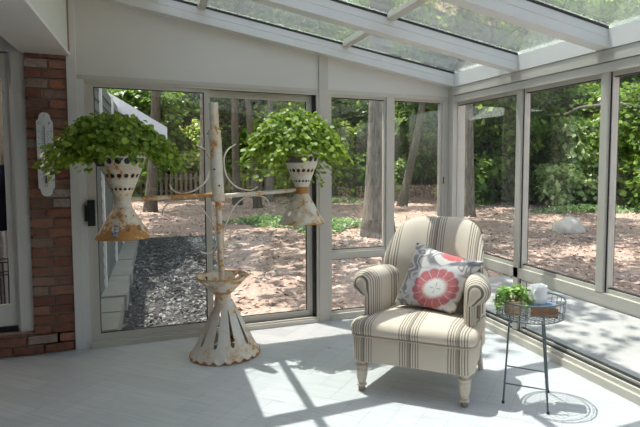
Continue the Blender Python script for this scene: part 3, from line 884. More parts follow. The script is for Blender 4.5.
# pole, sleeve, top pipe
def pole(mb, z0, z1, r): mb.tube([(lean(z0), 0, z0), (lean(z1), 0, z1)], r, 20)
mb = MB(); pole(mb, 0.42, 1.19, 0.021); mb.build('lower_pole', M['rust_mid'], st, smooth=True, angle=40)
mb = MB(); pole(mb, 1.18, 1.685, 0.046); pole(mb, 1.165, 1.2, 0.050); mb.build('sleeve', M['rust_light'], st, smooth=True, angle=40)
mb = MB(); pole(mb, 1.68, 1.885, 0.033); mb.build('top_pipe', M['rust_mid'], st, smooth=True, angle=40)
for (dx, dz) in ((-.047, 1.66), (.047, 1.66), (-.02, 1.4), (.01, 1.28)):
    MB().box(lean(dz) + dx - .006, lean(dz) + dx + .006, -.05 if abs(dx) < .04 else -.006, -.04 if abs(dx) < .04 else .006, dz - .006, dz + .006).build('bolt', M['black_metal'], st)
# arms
LX, LY = -2.905 - SX, -0.65 - SY
RX, RY = -1.622 - SX, -0.45 - SY
mb = MB(); mb.tube([(lean(1.21), 0, 1.212), (LX + .045, LY, 1.196)], 0.0165, 14); mb.build('arm', M['rust_arm'], st, smooth=True, angle=40)
mb = MB(); mb.tube([(lean(1.2), 0, 1.198), (RX - .045, RY, 1.232)], 0.0165, 14); mb.build('arm', M['rust_mid'], st, smooth=True, angle=40)
# scrolls
scr = [[(-2.423, 1.575), (-2.361, 1.54), (-2.328, 1.453), (-2.336, 1.372), (-2.365, 1.306), (-2.435, 1.249), (-2.524, 1.228), (-2.584, 1.251), (-2.61, 1.294)],
       [(-2.654, 1.073), (-2.653, 1.109), (-2.626, 1.151), (-2.565, 1.171), (-2.485, 1.166), (-2.403, 1.123), (-2.335, 1.025), (-2.294, 0.927), (-2.292, 0.851), (-2.318, 0.793), (-2.367, 0.781), (-2.409, 0.799)],
       [(-2.141, 1.588), (-2.2, 1.542), (-2.229, 1.468), (-2.216, 1.364), (-2.181, 1.305), (-2.124, 1.259), (-2.036, 1.239), (-1.976, 1.265)],
       [(-1.89, 1.117), (-1.901, 1.156), (-1.939, 1.187), (-2.022, 1.197), (-2.096, 1.175), (-2.162, 1.109), (-2.215, 1.006), (-2.241, 0.901), (-2.232, 0.826), (-2.189, 0.8)]]
for pts in scr:
    pp = []
    for (x, z) in pts:
        dx = x - (-2.275)
        pp.append((x - SX, dx * 0.15, z))
    mb = MB(); mb.tube(smooth_path(pp, 5), 0.0052, 8); mb.build('scroll', M['rust_light'], st, smooth=True)
# funnel planters
def planter(x, y, zl, zn0, zn1, zt, rl, rn, rt, mats, tagged=False):
    root = MB()
    hmid = lambda f: zl + (zn0 - zl) * f
    pl = lambda z: rl + (rn - rl) * (z - zl) / (zn0 - zl)
    perforated(root, [(zl, hmid(.18)), (hmid(.18), hmid(.5)), (hmid(.5), hmid(.62)), (hmid(.62), hmid(.82)), (hmid(.82), zn0)], pl, [10] * 5,
               [None, (0.0165, 0.019), None, (0.006, 0.008), None], 0.25)
    lo = root.build('lower_funnel', M[mats[0]], st, smooth=True, merge=0.0004, solid=0.003); lo.location = (x, y, 0)
    mb = MB(); rim(mb, rl, zl, 0.0035); mb.build('funnel_rim', M['rust_heavy'], lo, smooth=True)
    mb = MB(); mb.lathe([(rn + .001, zn0 - .004), (rn + .004, zn0 + .004), (rn, zn0 + .012), (rn, zn1 - .01), (rn + .004, zn1 - .004), (rn + .001, zn1 + .003)], (x, y, 0), 28, cap=False)
    mb.build('neck_collar', M[mats[1]], st, smooth=True, solid=0.003)
    root = MB()
    pu = lambda z: rn + (rt - rn) * (z - zn1) / (zt - zn1)
    g_ = lambda f: zn1 + (zt - zn1) * f
    perforated(root, [(zn1, g_(.10)), (g_(.10), g_(.24)), (g_(.24), g_(.37)), (g_(.37), g_(.54)), (g_(.54), g_(.68)), (g_(.68), g_(.86)), (g_(.86), zt)], pu, [16] * 7,
               [None, (0.0098, 0.0098), None, (0.0145, 0.0145), None, (0.0205, 0.0215), None], 0.1)
    up = root.build('upper_funnel', M[mats[2]], st, smooth=True, merge=0.0004, solid=0.003); up.location = (x, y, 0)
    mb = MB(); mb.lathe([(rn - .006, zn1 + .004), (rt - .010, zt - .02), (0, zt - .02)], (0, 0, 0), 28, cap=False); mb.build('liner', M['gasket'], up, smooth=True)
    return lo
pl_ = planter(LX, LY, 0.938, 1.148, 1.216, 1.53, 0.170, 0.054, 0.172, ('rust_heavy', 'rust_mid', 'rust_mid'))
planter(RX, RY, 0.967, 1.207, 1.256, 1.55, 0.182, 0.050, 0.165, ('rust_light', 'rust_collar', 'rust_light'))
# small stuck-on patch on the left lower funnel
def m_patch():
    t = NT('worn_paper_patch'); n = t.noise(60, 5, 0.7, vec=t.obj(), dist=1.5)
    return t.bsdf(t.ramp(n, [(0.45, (0.10, 0.11, 0.16)), (0.55, (0.62, 0.64, 0.70))]), 0.6)
def patch(u, v):
    a = R(-106) + (u - .5) * .26; z = .962 + v * .075
    r = 0.1745 + (0.054 - 0.170) * (z - .938) / .21
    return (r * math.cos(a), r * math.sin(a), z)
o = MB().grid(patch, 6, 4).build('paper_patch', m_patch(), pl_, solid=0.001)
o['label'] = 'small worn blue-white paper patch'

# trailing plants in the planters
def trailing_plant(cx, cy, zrim, rx, ry, ztop, zlow, n, seed, label, mat, lsize):
    r_ = np.random.default_rng(seed)
    P = []; N = []; T = []
    stems = MB()
    for s_ in range(n):
        a = r_.uniform(0, 2 * PI); q = math.sqrt(r_.uniform(0.0, 1.0))
        ex, ey = rx * q * math.cos(a), ry * q * math.sin(a)
        top = zrim + (ztop - zrim) * (1 - 0.5 * q ** 3) * r_.uniform(.55, 1.0)
        droop = (zrim - zlow) * max(0.0, q - .35) / .65 * r_.uniform(0.0, 1.0) ** 1.5 * (.15 + .85 * abs(math.cos(a)) ** 1.5 if math.sin(a) < 0 else 1.0)
        b0 = Vector((0.09 * q * math.cos(a), 0.09 * q * math.sin(a), zrim - .05))
        b1 = Vector((ex * .55, ey * .55, top))
        b2 = Vector((ex * (.93 + .07 * r_.random()), ey * (.93 + .07 * r_.random()), max(zlow, top - .02 - .08 * q - droop)))
        path = smooth_path([b0, b1, b2], 6)
        stems.tube(path, 0.0016, 4)
        for i in range(3, len(path)):
            for _ in range(4):
                p = path[i] + Vector(r_.normal(0, .022, 3))
                P.append(p); N.append((r_.normal(0, .45) + .5 * math.cos(a), r_.normal(0, .45) + .5 * math.sin(a) - .25, .75)); T.append((math.cos(a), math.sin(a), -.4))
    root = empty('trailing_plant', (cx, cy, zrim - .05), 0, label, 'plant')
    P = np.array(P); 
    P = np.array([tuple(p) for p in P]); P[:, 2] -= zrim - .05
    me = leaf_mesh('leaves', P, np.array(N), lsize * (0.6 + .7 * r_.random(len(P))), kind='oval', tdir=np.array(T), width=.5)
    me.polygons.foreach_set('use_smooth', [True] * len(me.polygons))
    link_mesh('leaves', me, mat, root)
    o = stems.build('stems', M['stem'], root, smooth=True); o.location = (0, 0, -(zrim - .05))
    mb = MB(); mb.lathe([(0.0, -.03), (0.11, -.03), (0.13, 0.02), (0.0, .03)], (0, 0, 0), 20, cap=False); mb.build('soil', M['dark_int'], root, smooth=True)
    return root
trailing_plant(-2.945, -0.65, 1.50, 0.42, 0.40, 1.735, 1.36, 300, 3, 'bushy green trailing plant in the left funnel planter', M['leaf_plant'], 0.037)
trailing_plant(-1.665, -0.47, 1.53, 0.42, 0.38, 1.83, 1.22, 300, 4, 'bushy green trailing plant in the right funnel planter', M['leaf_plant'], 0.037)

# ------------------------------------------------------------------ thermometer on the brick pier
th = empty('thermometer', (-3.438, -0.012, 1.19), 0, 'tall white wall thermometer on the brick pier', 'thermometer')
mb = MB()
w = 0.052; H = 0.622
def arc(cx, cz, r, a0, a1, n=8): return [(cx + r * math.cos(R(a0 + (a1 - a0) * i / n)), cz + r * math.sin(R(a0 + (a1 - a0) * i / n))) for i in range(n + 1)]
poly = arc(0, .036, .036, 180, 360) + [(.04, .055), (w - .005, .06), (w, .068), (w, H - .068), (w - .005, H - .06), (.04, H - .055)] + arc(0, H - .036, .036, 0, 180) + [(-.04, H - .055), (-w + .005, H - .06), (-w, H - .068), (-w, .068), (-w + .005, .06), (-.04, .055)]
mb.prism(poly, 'y', -0.012, 0.0)
mb.build('plate', plain('enamel_white', (0.90, 0.90, 0.88), 0.3), th, bevel=0.002)
mb = MB(); mb.tube([(0, -.016, .12), (0, -.016, H - .10)], 0.0035, 8); mb.build('glass_tube', plain('tube_grey', (.35, .36, .38), .2), th, smooth=True)
mb = MB(); mb.tube([(0, -.0165, .10), (0, -.0165, .12), (0, -.0165, .30)], [.006, .005, .0028], 8); mb.build('spirit_column', plain('dark_spirit', (.05, .04, .05), .3), th, smooth=True)
mb = MB()
for i in range(22):
    z = .13 + i * .0165; l_ = .016 if i % 2 == 0 else .009
    mb.box(-.012 - l_, -.012, -.0132, -.0118, z - .0011, z + .0011); mb.box(.012, .012 + l_, -.0132, -.0118, z - .0011, z + .0011)
for i in range(10):
    z = .075 + i * .006; mb.box(-.012 + (i % 3) * .002, .010, -.0132, -.0118, z - .0008, z + .0008)
mb.build('scale_marks', M['black_metal'], th)
mb = MB(); mb.lathe([(0, 0), (.004, 0), (.004, .006), (0, .006)], (0, 0, 0), 10); o = mb.build('nail', M['black_metal'], th); o.rotation_euler = (R(90), 0, 0); o.location = (0, -.012, H - .025)
def letter(ch, x, z, size, parent, mat):
    cu = bpy.data.curves.new('letter', 'FONT'); cu.body = ch; cu.size = size; cu.extrude = .0006; cu.align_x = 'CENTER'; cu.align_y = 'CENTER'
    tmp = bpy.data.objects.new('letter', cu); C.objects.link(tmp)
    dg = bpy.context.evaluated_depsgraph_get(); me = bpy.data.meshes.new_from_object(tmp.evaluated_get(dg))
    bpy.data.objects.remove(tmp); bpy.data.curves.remove(cu)
    me.materials.clear()
    o = link_mesh('letter', me, mat, parent); o.rotation_euler = (R(90), 0, 0); o.location = (x, -.0127, z)
    return o
letter('C', -.031, H - .082, .03, th, M['black_metal']); letter('F', .031, H - .082, .03, th, M['black_metal'])
for i in range(8):
    letter(str(100 - 20 * i if i < 6 else (i - 5) * 20), .038, .165 + (7 - i) * .045, .011, th, M['black_metal'])
    letter(str(40 - 10 * i if i < 5 else (i - 4) * 10), -.038, .165 + (7 - i) * .045, .011, th, M['black_metal'])

# ------------------------------------------------------------------ behind the house door
g = empty('hanging_garment', (-3.80, 0.42, 0.90), 0, 'dark blue cloth hanging behind the house door glass', 'clothing')
mb = MB(); mb.grid(lambda u, v: ((u - .5) * (.16 + .10 * (1 - v)) + .015 * math.sin(9 * v), .045 * math.sin(u * 14) , v * .52), 24, 14)
mb.build('cloth', M['navy'], g, smooth=True, solid=0.012)
mb = MB(); mb.tube(smooth_path([(0, 0, .50), (0, 0, .58), (.025, 0, .61), (.04, 0, .59)], 5), .003, 6); mb.build('hook', M['black_metal'], g)
g = empty('curtain', (-3.90, 0.52, 0.18), 0, 'white cloth draped behind the dark blue garment in the doorway', 'curtain')
mb = MB(); mb.grid(lambda u, v: ((u - .5) * .62, .04 * math.sin(u * 26), v * .9), 50, 8); mb.build('drape', M['cloth_white'], g, smooth=True, solid=0.008)
g = empty('wire_stand', (-3.79, 0.34, 0.172), 0, 'black wire basket stand low behind the house door glass', 'stand')
for z_, r_ in ((.50, .09), (.40, .075), (.02, .06)):
    MB().tube([(r_ * math.cos(2 * PI * k_ / 24), r_ * math.sin(2 * PI * k_ / 24), z_) for k_ in range(24)], .005, 6, closed=True).build('ring', M['black_metal'], g)
for k_ in range(8):
    a = 2 * PI * k_ / 8
    MB().tube([(.06 * math.cos(a), .06 * math.sin(a), .0), (.075 * math.cos(a), .075 * math.sin(a), .4), (.09 * math.cos(a), .09 * math.sin(a), .5)], .005, 6).build('upright', M['black_metal'], g)

# ------------------------------------------------------------------ armchair
AX = Vector((math.cos(R(-44)), math.sin(R(-44)), 0)); AY = Vector((-math.sin(R(-44)), math.cos(R(-44)), 0))
CO = Vector((-1.05, -1.557, 0)) + AX * 0.004
ch_ = empty('armchair', CO, R(-44), 'cream linen armchair with dark grain-sack stripes and turned legs', 'armchair')
def sgn_pow(v, p): return math.copysign(abs(v) ** p, v)
# back: rounded, barrel-wrapped and reclined
def back_pt(u, v, side):
    """disc parameter: u angle, v radius"""
    a = 2 * PI * u; e_ = 2.0 / 4.2
    x = sgn_pow(math.cos(a), e_); z = sgn_pow(math.sin(a), e_)
    X = 0.356 * x * v + .012; Z = 0.44 * z * v
    if Z > 0: Z *= 1.0; X *= (1 - .05 * (Z / .44))
    th_ = 0.105 * math.sqrt(max(0.0, 1 - v ** 3.2))
    crown_ = 0.015 * (1 - abs(x) ** 2 * v)
    Z2 = 0.62 + Z + crown_
    Y = 0.175 + 0.20 * (Z2 - 0.42) - 0.20 * abs((X - .012) / .352) ** 2.6 * (1.0 if Z2 < .8 else max(.25, 1 - (Z2 - .8) * 2.4))
    return (X, Y - side * th_ * (1.0 if side > 0 else 1.15), Z2)
mb = MB()
mb.grid(lambda u, v: back_pt(u, math.sin(v * PI / 2), 1), 64, 16, wrap=True)
mb.grid(lambda u, v: back_pt(u, math.sin(v * PI / 2), -1), 64, 16, wrap=True)
bk = mb.build('backrest', M['stripe_x'], ch_, smooth=True, merge=0.002)
# seat cushion block (crowned T seat) and front rail
def rounded_rect(w0, w1, y0, y1, r, n=6):
    """half widths w0 (front, y0) and w1 (back, y1)"""
    out = []
    for (cx_, cy_, a0) in ((w1 - r, y1 - r, 0), (-w1 + r, y1 - r, 90), (-w0 + r, y0 + r, 180), (w0 - r, y0 + r, 270)):
        for i in range(n + 1):
            a = R(a0 + 90 * i / n); out.append((cx_ + r * math.cos(a), cy_ + r * math.sin(a)))
    return out
def densify(poly, step=.03):
    out = []
    for i in range(len(poly)):
        a = Vector(poly[i]); b_ = Vector(poly[(i + 1) % len(poly)])
        k_ = max(1, int((b_ - a).length / step))
        for j in range(k_): out.append(tuple(a.lerp(b_, j / k_)))
    return out
def loft(mb, rings):
    n = len(rings[0]); vs = [p for r_ in rings for p in r_]; fs = []
    for i in range(len(rings) - 1):
        for k_ in range(n):
            l_ = (k_ + 1) % n; fs.append((i * n + k_, i * n + l_, (i + 1) * n + l_, (i + 1) * n + k_))
    mb.add(vs, fs)
ow, ob = 0.405, 0.27
base_o = densify(rounded_rect(ow, .36, -.385, .20, .07), .03)
def ring(s, z, poly=base_o, inset=0.0, bulge=0.0):
    cx_, cy_ = 0, -.09
    out = []
    for (x, y) in poly:
        L_ = math.hypot(x - cx_, y - cy_)
        k_ = s - inset / L_
        out.append((cx_ + (x - cx_) * k_, cy_ + (y - cy_) * k_, z))
    return out
def seat_ring(inset, z): return ring(1.0, z, inset=inset)
rings = [seat_ring(.012, .372), seat_ring(0.0, .385), seat_ring(-.008, .41), seat_ring(0.0, .437), seat_ring(.022, .458)]
mb = MB(); loft(mb, rings)
# crowned top
last = rings[-1]; n = len(last); tops = [last]
for t in (.8, .6, .4, .2, .02):
    tops.append([(p[0] * t, -.09 + (p[1] + .09) * t, .458 + .045 * (1 - t ** 2)) for p in last])
loft(mb, tops); mb.add(tops[-1], [tuple(range(n))])
mb.build('seat', M['stripe_x'], ch_, smooth=True, merge=0.002)
mb = MB(); loft(mb, [seat_ring(.02, .205), seat_ring(.012, .212), seat_ring(.008, .30), seat_ring(.014, .368)]); mb.add(seat_ring(.02, .205), [tuple(range(n))])
mb.build('front_rail', M['stripe_x'], ch_, smooth=True, merge=0.002, angle=60)
mb = MB(); mb.tube([Vector(p) for p in seat_ring(.004, .371)], .006, 6, closed=True); mb.build('piping', M['piping'], ch_, smooth=True)
# rolled arms
def arm_profile(s, grow=0.0):
    """outline in x,z for the arm at side s, counter-clockwise, roll at the outside top"""
    pts = []
    cx_, cz_, r_ = 0.375, 0.672, 0.082
    xi, xo = 0.292, 0.372
    pts.append((xi, .40)); pts.append((xi, .50)); pts.append((xi, .60))
    for i in range(17):
        a = R(168 - 260 * i / 16)
        pts.append((cx_ + r_ * math.cos(a), cz_ + r_ * math.sin(a)))
    pts.append((xo, .575)); pts.append((xo, .48)); pts.append((xo, .30)); pts.append((xi, .30))
    c0 = (0.345, .58)
    out = []
    for (x, z) in pts:
        d_ = Vector((x - cx_, z - cz_)) if z > .60 else Vector((x - .332, 0))
        L_ = max(1e-6, d_.length); k_ = max(0.12, (L_ - grow) / L_)
        if z > .60: out.append((s * (cx_ + (x - cx_) * k_), cz_ + (z - cz_) * k_))
        else: out.append((s * (.332 + (x - .332) * k_), z))
    return out
for s in (-1, 1):
    mb = MB(); ringsA = []
    ys = [(0.20, 0.0), (0.14, 0.0), (0.08, 0.0), (0.02, 0.0), (-.04, 0.0), (-.10, 0.0), (-.17, 0.0), (-.20, 0.002), (-.222, .010), (-.238, .024), (-.248, .040), (-.254, .055), (-.256, .066)]
    for (y_, gr) in ys:
        sp = min(1.0, max(0.0, (y_ + .20) / .36)); sp = .085 * sp * sp * (3 - 2 * sp)     # the arms splay outwards to the front
        ringsA.append([(x - s * sp, y_, z) for (x, z) in arm_profile(s, gr)])
    loft(mb, ringsA); nA = len(ringsA[0])
    mb.add(ringsA[-1], [tuple(range(nA))]); mb.add(ringsA[0], [tuple(range(nA))])
    mb.build('arm', M['stripe_y'], ch_, smooth=True, merge=0.0015, angle=70)
    # outer side panel below the roll
    mb = MB(); x0, x1 = sorted((s * .30, s * .368)); mb.prism([(x0, -.20), (x1, -.20), (x1 - (s > 0) * .07, .24), (x0 + (s < 0) * .07, .24)], 'z', .205, .60)
    mb.build('side_panel', M['stripe_x'], ch_, bevel=.012)
mb = MB().box(-.34, .34, .20, .275, .205, .66); mb.build('back_panel', M['stripe_x'], ch_, bevel=.02)
# legs
prof = [(.036, .21), (.036, .192), (.025, .186), (.024, .180), (.039, .172), (.041, .162), (.033, .153), (.037, .145), (.034, .10), (.025, .058), (.022, .052), (.031, .045), (.032, .036), (.022, .030)]
for s in (-1, 1):
    lg = MB().lathe(prof[::-1], (s * .335, -.325, 0), 20).build('leg', M['leg_paint'], ch_, smooth=True, angle=45)
    MB().lathe([(.012, 0.0), (.020, .003), (.024, .014), (.021, .028), (.016, .036)], (s * .335, -.325, 0), 16).build('foot', M['caster'], lg, smooth=True)
for s in (-1, 1):
    mb = MB(); mb.tube([(s * .30, .22, .215), (s * .31, .29, .0)], [.026, .018], 8); mb.build('leg', M['leg_paint'], ch_, smooth=True, angle=45)

# ------------------------------------------------------------------ throw pillow
def m_pillow():
    t = NT('floral_ikat_print')
    uv = t.n('ShaderNodeUVMap').outputs[0]
    wob = t.n('ShaderNodeTexNoise', {'Vector': uv, 'Scale': 5.0, 'Detail': 3.0})
    uvw = t.n('ShaderNodeVectorMath', {0: uv, 1: t.n('ShaderNodeVectorMath', {0: wob.outputs[1], 1: (.07, .07, 0)}, operation='MULTIPLY').outputs[0]}, operation='ADD').outputs[0]
    x, y, _ = t.xyz(uvw)
    def dist(cx, cy, sx=1.0, sy=1.0):
        dx = t.math('MULTIPLY', t.math('SUBTRACT', x, cx), sx); dy = t.math('MULTIPLY', t.math('SUBTRACT', y, cy), sy)
        return t.math('SQRT', t.math('ADD', t.math('MULTIPLY', dx, dx), t.math('MULTIPLY', dy, dy))), t.math('ARCTAN2', dy, dx)
    n1 = t.noise(14, 4, 0.6, vec=uv)
    base = t.mix(n1, (0.76, 0.73, 0.70), (0.58, 0.55, 0.53))
    GREY = (0.20, 0.195, 0.215); MAUVE = (0.27, 0.24, 0.25); COR = (0.58, 0.15, 0.16); PALE = (0.80, 0.66, 0.62)
    # grey swirling lattice
    w1 = t.noise(4.2, 1, 0.4, vec=uvw, dist=0.6)
    c = t.mix(t.ramp(w1, [(0.36, 0.0), (0.38, 0.85), (0.43, 0.85), (0.45, 0.0), (0.52, 0.0), (0.54, 0.85), (0.60, 0.85), (0.62, 0.0)]), base, MAUVE)
    # diagonal grey bands crossing above the flower
    d1 = t.math('ABSOLUTE', t.math('ADD', t.math('SUBTRACT', y, 0.70), t.math('MULTIPLY', t.math('SUBTRACT', x, 0.52), 0.9)))
    b1 = t.ramp(d1, [(0.05, 1.0), (0.085, 0.0)])
    d2 = t.math('ABSOLUTE', t.math('SUBTRACT', t.math('SUBTRACT', y, 0.72), t.math('MULTIPLY', t.math('SUBTRACT', x, 0.55), 0.55)))
    b2 = t.ramp(d2, [(0.03, 1.0), (0.055, 0.0)])
    right = t.ramp(x, [(0.30, 0.0), (0.40, 1.0)])
    c = t.mix(t.math('MULTIPLY', t.math('MULTIPLY', t.math('MAXIMUM', b1, b2), 0.9), right), c, GREY)
    # upper bud
    r2, a2 = dist(0.66, 0.97, 1.0, 1.6)
    c = t.mix(t.ramp(r2, [(0.13, 0.95), (0.18, 0.0)]), c, COR)
    # flower
    r, a = dist(0.635, 0.375, 1.0, 1.0)
    pet = t.math('MULTIPLY_ADD', t.math('ABSOLUTE', t.math('SINE', t.math('MULTIPLY', a, 7.0))), 0.035, 0.315)
    rel = t.math('MULTIPLY', t.math('DIVIDE', r, pet), 0.5)
    c = t.mix(t.ramp(rel, [(0.56, 1.0), (0.64, 0.0)]), c, (0.60, 0.58, 0.60))
    cor = t.mix(n1, (0.33, 0.07, 0.09), (0.60, 0.25, 0.26))
    c = t.mix(t.ramp(rel, [(0.475, 1.0), (0.515, 0.0)]), c, cor)
    str_ = t.ramp(t.math('ABSOLUTE', t.math('SINE', t.math('MULTIPLY', a, 7.0))), [(0.0, 0.6), (0.25, 0.0)])
    c = t.mix(t.math('MULTIPLY', str_, t.ramp(rel, [(0.45, 1.0), (0.5, 0.0)])), c, PALE)
    c = t.mix(t.ramp(rel, [(0.19, 1.0), (0.28, 0.0)]), c, (0.66, 0.65, 0.62))
    st_ = t.ramp(t.math('ABSOLUTE', t.math('SINE', t.math('MULTIPLY', a, 2.0))), [(0.15, 1.0), (0.35, 0.0)])
    c = t.mix(t.math('MULTIPLY', st_, t.ramp(rel, [(0.10, 0.9), (0.14, 0.0)])), c, (0.28, 0.32, 0.24))
    return t.bsdf(c, 0.9, normal=t.bump(t.noise(200, 2, vec=uv), 0.1, 0.002), spec=0.15)
def chair_pt(x, y, z): return CO + AX * x + AY * y + Vector((0, 0, z))
# corners in chair space
TLc, BLc, BRc, TRc = Vector((-.105, .085, .91)), Vector((-.215, -.085, .505)), Vector((.215, -.13, .495)), Vector((.375, .02, .82))
pc = (TLc + BLc + BRc + TRc) / 4
nrm = ((TRc - BLc).cross(TLc - BRc)).normalized()
if nrm.y > 0: nrm = -nrm
def pil(u, v, side):
    p = BLc.lerp(BRc, u).lerp(TLc.lerp(TRc, u), v) - pc
    ed = (1 - (2 * u - 1) ** 4) * (1 - (2 * v - 1) ** 4)
    pinch = 1 - .09 * ((1 - (2 * u - 1) ** 2) * ((2 * v - 1) ** 4) + (1 - (2 * v - 1) ** 2) * ((2 * u - 1) ** 4))
    return p * pinch + nrm * (side * (.078 * max(0, ed) ** .55) + .012 * side * mnoise.noise(Vector((u * 3, v * 3, 5))) * ed)
NP = 28
mb = MB()
mb.grid(lambda u, v: pil(u, v, 1), NP, NP); mb.grid(lambda u, v: pil(u, v, -1), NP, NP)
me = bpy.data.meshes.new('throw_pillow'); me.from_pydata([tuple(p) for p in mb.v], [], mb.f)
uvl = me.uv_layers.new(name='UVMap'); half = (NP + 1) ** 2
for lp2 in me.loops:
    i = lp2.vertex_index % half
    uvl.data[lp2.index].uv = ((i % (NP + 1)) / NP, (i // (NP + 1)) / NP)
bm = bmesh.new(); bm.from_mesh(me); bmesh.ops.remove_doubles(bm, verts=bm.verts, dist=1e-4); bmesh.ops.recalc_face_normals(bm, faces=bm.faces); bm.to_mesh(me); bm.free()
me.polygons.foreach_set('use_smooth', [True] * len(me.polygons))
o = link_mesh('throw_pillow', me, m_pillow())
o.matrix_world = Matrix.Translation(chair_pt(*pc)) @ Matrix.Rotation(R(-44), 4, 'Z')
tag(o, 'white and grey throw pillow with a large coral flower, leaning in the armchair', 'pillow')

# ------------------------------------------------------------------ wire side table
TX, TY = -0.61, -2.085
tb = empty('side_table', (TX, TY, 0), 0, 'grey wire basket side table on thin legs beside the armchair', 'side table')
def circ(r, z, n=56): return [(r * math.cos(2 * PI * k_ / n), r * math.sin(2 * PI * k_ / n), z) for k_ in range(n)]
RT, ZT, RB, ZB = 0.208, 0.632, 0.200, 0.53
mb = MB(); mb.tube(circ(RT, ZT), .0048, 8, closed=True); mb.build('top_rim', M['wire'], tb, smooth=True)
mb = MB(); mb.tube(circ(RB, ZB), .0042, 8, closed=True); mb.build('bottom_ring', M['wire'], tb, smooth=True)
mb = MB(); mb.tube(circ(.2085, .578), .002, 6, closed=True)
for k_ in range(30):
    a = 2 * PI * k_ / 30
    mb.tube([(RT * math.cos(a), RT * math.sin(a), ZT), (RB * math.cos(a), RB * math.sin(a), ZB)], .0017, 6)
mb.build('basket_wires', M['wire'], tb, smooth=True)
mb = MB()
for i in range(-6, 7):
    q = i * .030; l_ = math.sqrt(max(0, RB * RB - q * q))
    mb.tube([(q, -l_, ZB), (q, l_, ZB)], .0018, 5); mb.tube([(-l_, q, ZB + .003), (l_, q, ZB + .003)], .0018, 5)
mb.build('basket_floor', M['wire'], tb, smooth=True)
feet = [(-.790 - TX, -2.077 - TY), (-.634 - TX, -2.302 - TY), (.175, .025)]
tops_ = [(-.135, .02), (-.015, -.135), (.085, -.025)]
def legp(i, z):
    t = 1 - z / ZB; return (tops_[i][0] + (feet[i][0] - tops_[i][0]) * t, tops_[i][1] + (feet[i][1] - tops_[i][1]) * t, z)
for i in range(3):
    lg = MB().tube([legp(i, 0.0), legp(i, ZB)], .0062, 10).build('leg', M['wire'], tb, smooth=True)
    p = legp(i, 0.0); MB().lathe([(.009, 0), (.009, .012), (.007, .016)], p, 12).build('foot_cap', M['black_metal'], lg, smooth=True)
for (i, j, z1, z2) in ((0, 1, .228, .236), (0, 1, .122, .135)):
    MB().tube([legp(i, z1), legp(j, z2)], .0042, 8).build('rung', M['wire'], tb, smooth=True)

# things in the basket
TABZ = ZB + .005
pt = empty('potted_plant', (TX - .105, TY + .03, TABZ), 0, 'small trailing green plant in a ribbed tan pot in the wire basket', 'plant')
mb = MB(); prof = []
for i in range(19):
    z = .0 + i * .005
    prof.append((.046 + .010 * z / .09 + (.0022 if i % 2 else 0), z))
prof += [(.050, .09), (.046, .075), (.0, .075)]
mb.lathe([(0, 0)] + prof, (0, 0, 0), 28, cap=False)
def m_pot():
    t = NT('woven_tan_pot'); z = t.xyz(t.obj())[2]
    w_ = t.math('SINE', t.math('MULTIPLY', z, 600.0))
    return t.bsdf(t.mix(w_, (0.40, 0.28, 0.18), (0.62, 0.50, 0.37)), 0.8)
mb.build('pot', m_pot(), pt, smooth=True)
r_ = np.random.default_rng(21); P = []; N = []; stemm = MB()
for s_ in range(34):
    a = r_.uniform(0, 2 * PI); q = r_.uniform(.2, 1.0)
    if s_ < 12: a = r_.normal(R(165), .45); q = r_.uniform(.8, 1.5)
    if 12 <= s_ < 22: a = r_.normal(R(-55), .35); q = r_.uniform(.8, 1.2)
    ex = .105 * q * math.cos(a); ey = .085 * q * math.sin(a)
    zt_ = .15 + .045 * (1 - q) * r_.random()
    zl_ = max(.03, zt_ - .05 * q - (.10 * r_.random() if 12 <= s_ < 22 else .03 * r_.random()))
    path = smooth_path([(.02 * math.cos(a), .02 * math.sin(a), .08), (ex * .6, ey * .6, zt_), (ex, ey, zl_)], 5)
    stemm.tube(path, .0012, 4)
    for p in path[3:]:
        for _ in range(2):
            P.append(tuple(p + Vector(r_.normal(0, .009, 3)))); N.append((r_.normal(0, .5), r_.normal(0, .5), .9))
me = leaf_mesh('leaves', np.array(P), np.array(N), .016 + .016 * r_.random(len(P)), kind='oval', width=.42)
me.polygons.foreach_set('use_smooth', [True] * len(me.polygons))
link_mesh('leaves', me, M['leaf_pot'], pt); stemm.build('stems', M['stem'], pt, smooth=True)

def book(name, loc, rz, lx, ly, h, cover, label):
    b_ = empty(name, loc, rz, label, 'book', 'books under the white mug')
    MB().box(-lx + .004, lx - .004, -ly + .003, ly - .004, .003, h - .003).build('pages', plain('page_edge', (.70, .66, .58), .9), b_)
    mb = MB(); mb.box(-lx, lx, -ly, ly, 0, .003).box(-lx, lx, -ly, ly, h - .003, h).box(-lx, lx, -ly - .003, -ly, 0, h)
    mb.build('cover', cover, b_, bevel=.001)
    return b_
BX, BY = TX + .062, TY - .055
brz = math.atan2(-2.179 + 2.096, -.483 + .589)
brown = plain('brown_cloth_cover', (0.33, 0.17, 0.09), 0.7, var=0.2, scale=30)
blue = plain('blue_cover', (0.20, 0.27, 0.40), 0.5, var=0.2, scale=12)
book('book', (BX, BY, TABZ), brz, .080, .055, .030, brown, 'lower brown book in the wire basket')
book('book', (BX, BY, TABZ + .031), brz + .02, .079, .054, .027, brown, 'upper brown book, between the other brown book and the blue booklet')
book('booklet', (BX - .005, BY + .008, TABZ + .059), brz - .1, .078, .056, .009, blue, 'thin blue booklet directly under the white mug')
mg = empty('mug', (BX - .022, BY + .024, TABZ + .0685), 0, 'white mug standing on the books in the wire basket', 'mug')
mb = MB(); mb.lathe([(0, .0), (.036, .0), (.040, .004), (.047, .05), (.0505, .108), (.0495, .110), (.047, .108), (.043, .05), (.036, .01), (0, .008)], (0, 0, 0), 32, cap=False)
mb.build('cup', M['mug'], mg, smooth=True)
mb = MB(); ha = R(205)
hp = [(.044, .085), (.058, .088), (.067, .070), (.065, .045), (.045, .03)]
